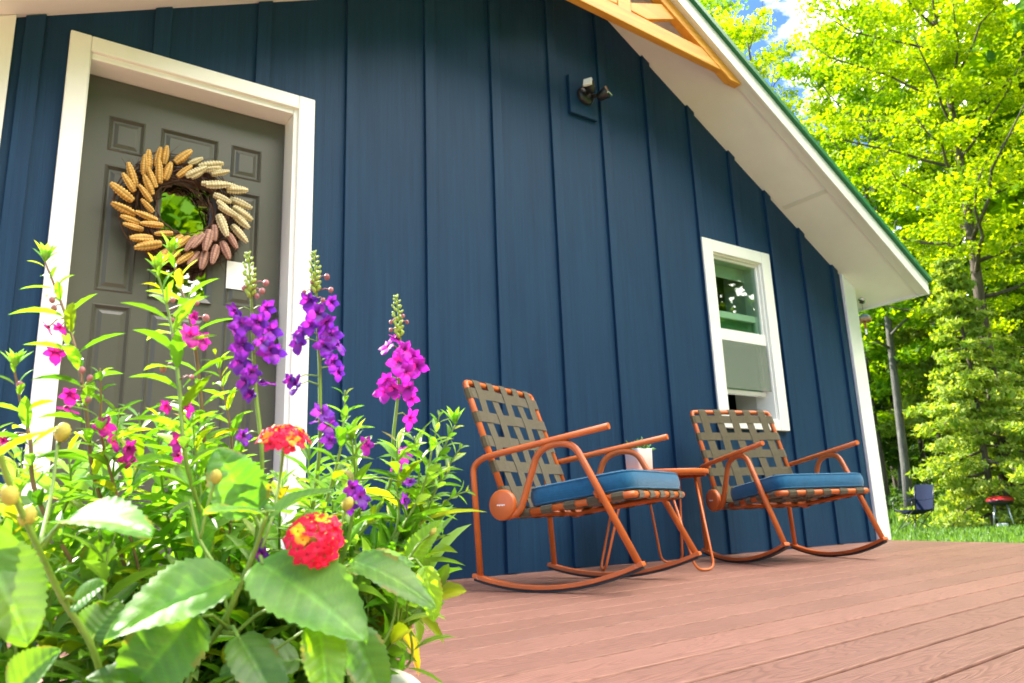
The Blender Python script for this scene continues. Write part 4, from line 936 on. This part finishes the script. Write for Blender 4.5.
# ------------------------------------------------------------------ lantana
def big_leaf(base,tip,nrm,W_,fold=.22,droop=.2,tint=1.0,teeth=13,wave=.03,tcol=None):
    base=Vector(base); tip=Vector(tip); ax=(tip-base); L_=ax.length; d=ax.normalized(); nrm=(nrm-d*nrm.dot(d)).normalized(); side=d.cross(nrm).normalized()
    nu,nv=teeth*4,16; mb=MB(); vs=[];cl=[]
    ph1,ph2=rnd(0,6),rnd(0,6); brown=rnd(0,1)<.6; bph=rnd(0,6)
    for i in range(nu+1):
        t=i/nu; w=W_*.5*1.02*(t**.40)*((1-t)**.62)*1.80*(1-.12*t)
        tw_=((t*teeth)%1.0); saw=(1-tw_) 
        for k in range(nv+1):
            v=-1+2*k/nv; av=abs(v)
            edge=1-.12*saw*av**5
            x=t*L_; y=v*w*edge
            # lateral veins sweep forward from the midrib
            ve=(t-.34*av*(w/(W_*.5+1e-6))*.55)*7.5; vn=ve-math.floor(ve+.5); ridge=math.exp(-(vn/.10)**2)
            mid=math.exp(-(y/(W_*.012))**2)
            z=fold*abs(y)-droop*L_*(t*t) - .00022*(ridge if av<.95 else .4)-.0007*mid
            z+=.00015*math.cos(vn*2*math.pi)*-1*(1-av*.5)+wave*L_*math.sin(v*2.6+t*5+ph1)*av+ .02*L_*math.sin(t*7+ph2)*v
            z+=droop*L_*t*.55
            vs.append(base+d*x+side*y+nrm*z)
            c_=1+.45*mid+.28*ridge*(1-av*.6); c_*=tint*(1+.05*math.sin(i*1.7+k*2.1)); 
            tc_=tcol or (1,1,1)
            if brown and av>.84 and math.sin(t*9+bph+(1 if v>0 else 3))>.72: tc_=(2.0,.85,.7)
            cl.append((c_*tc_[0],c_*tc_[1],c_*tc_[2]))
    W1=nv+1
    mb.add(vs,[(i*W1+k,i*W1+k+1,(i+1)*W1+k+1,(i+1)*W1+k) for i in range(nu) for k in range(nv)],True,cl)
    return mb
def tocam(p): return (CAM-p).normalized()
def lantana(label,root_px,stems,leaves,heads,buds,small=()):
    b0=soil_point(at(*root_px)); root=empty('lantana_plant',b0); tag(root,label,'flower','lantana plants in the planter'); inv=-b0
    sm=MB()
    for st,r0 in stems:
        P_=smooth_curve(st,7); m=len(P_); sm.tube(P_,[r0*(.7+.3*i/m) for i in range(m)],9)
    for (bp,tp,n_,w_,fo,dr,ti,pet,*tc_) in leaves:
        o=big_leaf(bp,tp,n_,w_,fo,dr,ti,rg.choice([12,13,14]),.03,tc_[0] if tc_ else None).build('leaf',M['lanta'],root); o.location=inv
        if pet is not None: q=Vector(bp); sm.tube([q+(Vector(tp)-q).normalized()*.004,q.lerp(pet,.5)+Vector((0,0,.003)),pet],[.0010,.0012,.0014],7)
    for (c_,r_,ax,st,pat) in heads:
        ax=ax.normalized(); hr=empty('flower_head',c_-b0); hr.parent=root
        q=ax.to_track_quat('Z','Y').to_matrix()
        groups={'lred':MB(),'lora':MB(),'lyel':MB()}
        n=25
        for k in range(n):
            u=(k+.5)/n; th=math.acos(1-u*.98); ph_=k*2.39996
            dl=Vector((math.sin(th)*math.cos(ph_),math.sin(th)*math.sin(ph_),math.cos(th))); d=q@dl
            kind='lred'
            if u<.15: kind='lred'
            elif u<.60: kind=rg.choice(pat)
            fs_=r_*(.56 if u>.2 else .46)
            cc_=(d-ax*d.dot(ax)*.42)*r_*rnd(.76,.90); mb=groups[kind]; d=(d+ax*.45+Vector((rnd(-.2,.2),rnd(-.2,.2),rnd(-.2,.2)))).normalized()
            r1=d.orthogonal().normalized(); r2=d.cross(r1)
            rot=rnd(0,6)
            for j in range(4):
                A=rot+j*1.5708; dd=(r1*math.cos(A)+r2*math.sin(A)+d*.12).normalized(); nn=(d-dd*d.dot(dd)).normalized()
                petal(mb,cc_+dd*fs_*.08,dd,nn,fs_*.52*rnd(.85,1.15),fs_*.50,rnd(.0,.22),(1.25,1.6,.9) if kind!='lred' else (1.0,1.6,1.1),(1,1,1),4)
            mb.tube([cc_,ax*r_*.05+cc_*.25],[.0009,.0006],5,col=(.8,.8,.8))
        for g_,mb in groups.items():
            if mb.v: mb.build('florets',M[g_],hr)
        cb=MB(); sph(cb,Vector((0,0,0)),r_*.30,1.0,ax,10); cb.build('centre',M['tipbud'],hr)
        for p in st: pass
        stp=smooth_curve([c_-ax*r_*.1]+st,6); sm.tube(stp,[.0012]*len(stp),8)
    for (c_,r_,d_,to) in buds:
        mb=MB()
        q=d_.normalized().to_track_quat('Z','Y').to_matrix().to_4x4(); Mx=Matrix.Translation(c_)@q
        n=12; rows_=11; vs=[]
        for i in range(rows_):
            t=i/(rows_-1); rr_=r_*math.sin(math.pi*(.06+.90*t))**.6
            for k in range(n): 
                a=2*math.pi*k/n; bq=1+.12*(1 if (i+k)%2 else -1); vs.append(Mx@Vector((rr_*bq*math.cos(a),rr_*bq*math.sin(a),(t-.4)*r_*2.5)))
        mb.add(vs,[(i*n+k,i*n+(k+1)%n,(i+1)*n+(k+1)%n,(i+1)*n+k) for i in range(rows_-1) for k in range(n)]+[tuple(range(n-1,-1,-1)),tuple((rows_-1)*n+k for k in range(n))],True)
        o=mb.build('bud',M['bud'],root); o.location=inv
        if to is not None: sm.tube(smooth_curve([c_,c_.lerp(to,.5)+Vector((0,0,.004)),to],5),.0011,8)
    o=sm.build('stem',M['stemG'],root); o.location=inv
    return root
A_=at
def nv_(px,py,dp,c=1.,u=0.,r=0.,f=0.):
    p=at(px,py,dp); return tocam(p)*c+UP*u+cr*r
rootR=soil_point(at(190,700,.5)); 
S1=[A_(266,516,.50),A_(256,548,.50),A_(240,585,.50),A_(222,625,.50),A_(192,672,.51),rootR]
S2=[A_(190,500,.53),A_(200,540,.52),A_(222,574,.51),A_(238,592,.50)]
J=A_(238,588,.50); J2=A_(228,628,.50); J3=A_(262,560,.50); JT=A_(266,517,.50)
leavesR=[
 (A_(236,578,.485),A_(103,632,.43),nv_(160,590,.46,.55,.85,-.1),.062,.30,.22,1.05,J),
 (A_(196,612,.475),A_(122,700,.45),nv_(160,650,.46,.85,.5),.062,.18,.15,.85,J2),
 (A_(258,562,.49),A_(368,634,.46),nv_(310,595,.47,.75,.75,0),.066,.20,.20,.95,J3,(.9,1,1.15)),
 (A_(250,516,.55),A_(218,448,.55),nv_(240,480,.55,1,.25,.2),.052,.22,.12,.95,A_(262,530,.52),(.85,1,1.15)),
 (A_(262,515,.50),A_(206,506,.46),nv_(235,512,.48,.35,1.,.1),.022,.30,.25,1.15,JT),
 (A_(270,514,.50),A_(332,486,.50),nv_(300,500,.5,.5,1.,-.3),.026,.25,.15,1.05,JT),
 (A_(318,622,.47),A_(330,706,.44),nv_(325,660,.46,.9,.3,.3),.034,.35,.2,1.25,A_(300,590,.49),(1.5,1.2,.6)),
 (A_(352,560,.56),A_(438,600,.54),nv_(395,580,.55,.6,.9),.040,.22,.25,.85,A_(330,585,.55)),
 (A_(345,570,.58),A_(420,560,.60),nv_(380,560,.58,.6,.9),.036,.22,.25,1.0,A_(330,585,.57)),
 (A_(352,628,.52),A_(385,705,.50),nv_(370,660,.5,.9,.3),.036,.25,.2,.8,A_(335,610,.53)),
 (A_(238,636,.46),A_(285,715,.42),nv_(260,660,.44,.8,.6),.034,.25,.25,.55,J2),
 (A_(226,600,.50),A_(212,560,.51),nv_(220,580,.5,1,.4),.020,.2,.1,1.05,J2),
 (A_(205,560,.58),A_(196,500,.58),nv_(200,520,.58,1,.1,.4),.020,.3,.1,1.1,A_(208,580,.57),(.9,1,1.1)),
 (A_(180,690,.47),A_(90,672,.44),nv_(140,680,.45,.6,.9),.045,.25,.2,.6,A_(200,700,.48)),
 (A_(300,660,.52),A_(220,668,.50),nv_(260,660,.5,.6,.9),.045,.25,.2,.55,A_(320,670,.53)),
 (A_(410,560,.62),A_(440,520,.62),nv_(420,540,.62,.8,.6),.026,.25,.2,1.2,A_(395,590,.61),(1.3,1.15,.7)),
 (A_(424,566,.60),A_(436,622,.59),nv_(430,590,.6,.9,.3,.3),.024,.3,.2,1.3,A_(408,560,.61),(1.5,1.2,.6)),
]
headsR=[(A_(284,441,.54),.0190,tocam(A_(284,441,.54))*.45+UP*1.0,[A_(281,470,.54),A_(274,510,.52),A_(262,548,.50)],['lyel','lora','lyel','lred','lred']),
        (A_(315,540,.49),.0190,tocam(A_(315,540,.49))*1.0+UP*.25+cr*.1,[A_(306,552,.505),A_(290,560,.50),A_(262,560,.50)],['lora','lred','lred','lyel','lred','lred'])]
budsR=[(A_(216,478,.53),.0040,UP+cr*-.05,A_(200,540,.52)),(A_(347,505,.56),.0042,UP+cr*.5,A_(335,560,.55)),(A_(433,533,.62),.0030,UP+cr*.8,A_(405,565,.61)),(A_(262,660,.5),.003,UP,A_(240,640,.5))]
stemsR=[(S1,.0023),(S2,.0016),([A_(300,604,.49),A_(262,612,.50),A_(236,632,.50),A_(222,632,.50)],.0014),([A_(335,612,.52),A_(290,640,.51),A_(232,680,.51),A_(200,700,.51),rootR],.0013),
 ([A_(330,585,.55),A_(345,640,.53),soil_point(A_(345,700,.55))],.0016),([A_(398,590,.61),A_(385,640,.6),soil_point(A_(380,690,.6))],.0015)]
lantana('lantana with two round red and orange flower heads and broad toothed leaves',(190,700,.5),stemsR,leavesR,headsR,budsR)
rootL=soil_point(at(110,690,.5))
JL=A_(60,590,.46)
stemsL=[([A_(-8,425,.42),A_(8,480,.43),A_(30,530,.44),A_(62,598,.46),A_(95,655,.47),rootL],.0022),([A_(58,440,.52),A_(52,490,.50),A_(40,545,.46)],.0014),([A_(40,545,.455),A_(62,522,.45)],.0012)]
leavesL=[
 (A_(66,520,.455),A_(148,522,.42),nv_(105,515,.44,.6,.9,0),.046,.22,.22,1.05,A_(44,548,.45),(.9,1,1.1)),
 (A_(-18,548,.42),A_(30,640,.40),nv_(15,600,.38,.9,.3,.4),.050,.22,.15,.6,A_(0,520,.42)),
 (A_(-20,520,.42),A_(-60,640,.40),nv_(-30,590,.38,.9,.3),.060,.22,.15,.7,A_(0,515,.42)),
 (A_(10,695,.44),A_(55,650,.44),nv_(40,655,.4,.8,.6),.036,.25,.2,1.0,A_(0,700,.42),(1.2,1.1,.8)),
 (A_(72,605,.46),A_(105,582,.455),nv_(88,590,.45,.8,.6),.022,.2,.1,1.0,A_(64,600,.46)),
 (A_(-20,470,.40),A_(40,425,.40),nv_(10,445,.4,.35,1.),.026,.25,.25,1.25,A_(-8,480,.42),(1.3,1.1,.7)),
 (A_(90,640,.48),A_(120,600,.5),nv_(100,620,.5,.8,.6),.036,.25,.2,.6,A_(92,650,.475)),
 (A_(100,535,.55),A_(92,600,.54),nv_(96,570,.55,1,.1,.5),.030,.3,.2,.5,A_(100,520,.56)),
]
budsL=[(A_(62,434,.52),.0052,UP+cr*.2,A_(58,450,.52)),(A_(10,497,.43),.0048,UP+cr*-.3,A_(14,500,.433)),(A_(27,518,.44),.0048,UP+cr*.1,A_(26,525,.44))]
lantana('lantana with yellow green buds and no open heads at the left edge of the planter',(110,690,.5),stemsL,leavesL,[],budsL)
# fallen petals resting on leaves / deck
# ================================================================== WORLD, SUN, CAMERA
SUN_AZ=Vector((-.38,.925,0)).normalized(); SUN_EL=rad(40)
wd=bpy.data.worlds.new('World'); sc.world=wd; wd.use_nodes=True; nt=wd.node_tree; bg=nt.nodes['Background']
sky=nt.nodes.new('ShaderNodeTexSky'); sky.sky_type='NISHITA'; sky.sun_disc=False; sky.sun_elevation=SUN_EL
sky.sun_rotation=math.atan2(SUN_AZ.x,SUN_AZ.y)
sky.air_density=1.0; sky.dust_density=1.0; sky.ozone_density=2.5
tc=nt.nodes.new('ShaderNodeTexCoord'); mp=nt.nodes.new('ShaderNodeMapping'); mp.inputs['Scale'].default_value=(1,1,2.2); mp.inputs['Location'].default_value=(.35,.1,.3)
L(nt,tc.outputs['Generated'],mp.inputs['Vector'])
cf_=noise(nt,mp.outputs['Vector'],2.6,8,.58,.3)
cm=ramp(nt,cf_,[(.53,(0,0,0)),(.64,(1,1,1))])
mx=N(nt,'ShaderNodeMix',data_type='RGBA'); L(nt,cm,mx.inputs['Factor'])
sk=N(nt,'ShaderNodeMix',data_type='RGBA',blend_type='MULTIPLY'); sk.inputs['Factor'].default_value=1; L(nt,sky.outputs[0],sk.inputs[6]); sk.inputs[7].default_value=(.36,.50,.72,1); L(nt,sk.outputs[2],mx.inputs[6])
# bright cloud bank added out of view, front right, to light the porch directionally
dt=N(nt,'ShaderNodeVectorMath',operation='DOT_PRODUCT'); L(nt,tc.outputs['Generated'],dt.inputs[0]); dt.inputs[1].default_value=Vector((.66,-.50,.56)).normalized()
cb=ramp(nt,dt.outputs['Value'],[(.35,(7,6.8,6.4)),(.85,(26,24.5,22.5))]); L(nt,cb,mx.inputs[7])
bk=ramp(nt,dt.outputs['Value'],[(.45,(0,0,0)),(.8,(.16,.16,.16))]); cadd=N(nt,'ShaderNodeMath',operation='ADD'); L(nt,cf_,cadd.inputs[0]); L(nt,bk,cadd.inputs[1])
L(nt,cadd.outputs[0],cm.node.inputs['Fac'])
L(nt,mx.outputs[2],bg.inputs['Color']); bg.inputs['Strength'].default_value=.15
sl=bpy.data.lights.new('sun','SUN'); sl.energy=5.0; sl.angle=rad(.6); sl.color=(1,.94,.83)
so=bpy.data.objects.new('sun',sl); COL.objects.link(so)
d_=-(SUN_AZ*math.cos(SUN_EL)+Vector((0,0,math.sin(SUN_EL)))); so.rotation_mode='QUATERNION'; so.rotation_quaternion=d_.to_track_quat('-Z','Y'); so.location=(-10,12,15)
cam=bpy.data.cameras.new('camera'); co=bpy.data.objects.new('camera',cam); COL.objects.link(co); sc.camera=co
Mr=Matrix((( cr.x,-cd.x,-cf.x,CAM.x),(cr.y,-cd.y,-cf.y,CAM.y),(cr.z,-cd.z,-cf.z,CAM.z),(0,0,0,1)))
co.matrix_world=Mr
cam.sensor_width=36; cam.lens=F/1024*36; cam.clip_start=.02; cam.clip_end=1500
cam.dof.use_dof=True; cam.dof.focus_distance=1.2; cam.dof.aperture_fstop=11
sc.render.engine='CYCLES'
sc.render.resolution_x=1024; sc.render.resolution_y=683
sc.view_settings.view_transform='Standard'; sc.view_settings.look='None'; sc.view_settings.exposure=1.85; sc.view_settings.gamma=1
sc.cycles.max_bounces=8; sc.cycles.transparent_max_bounces=8
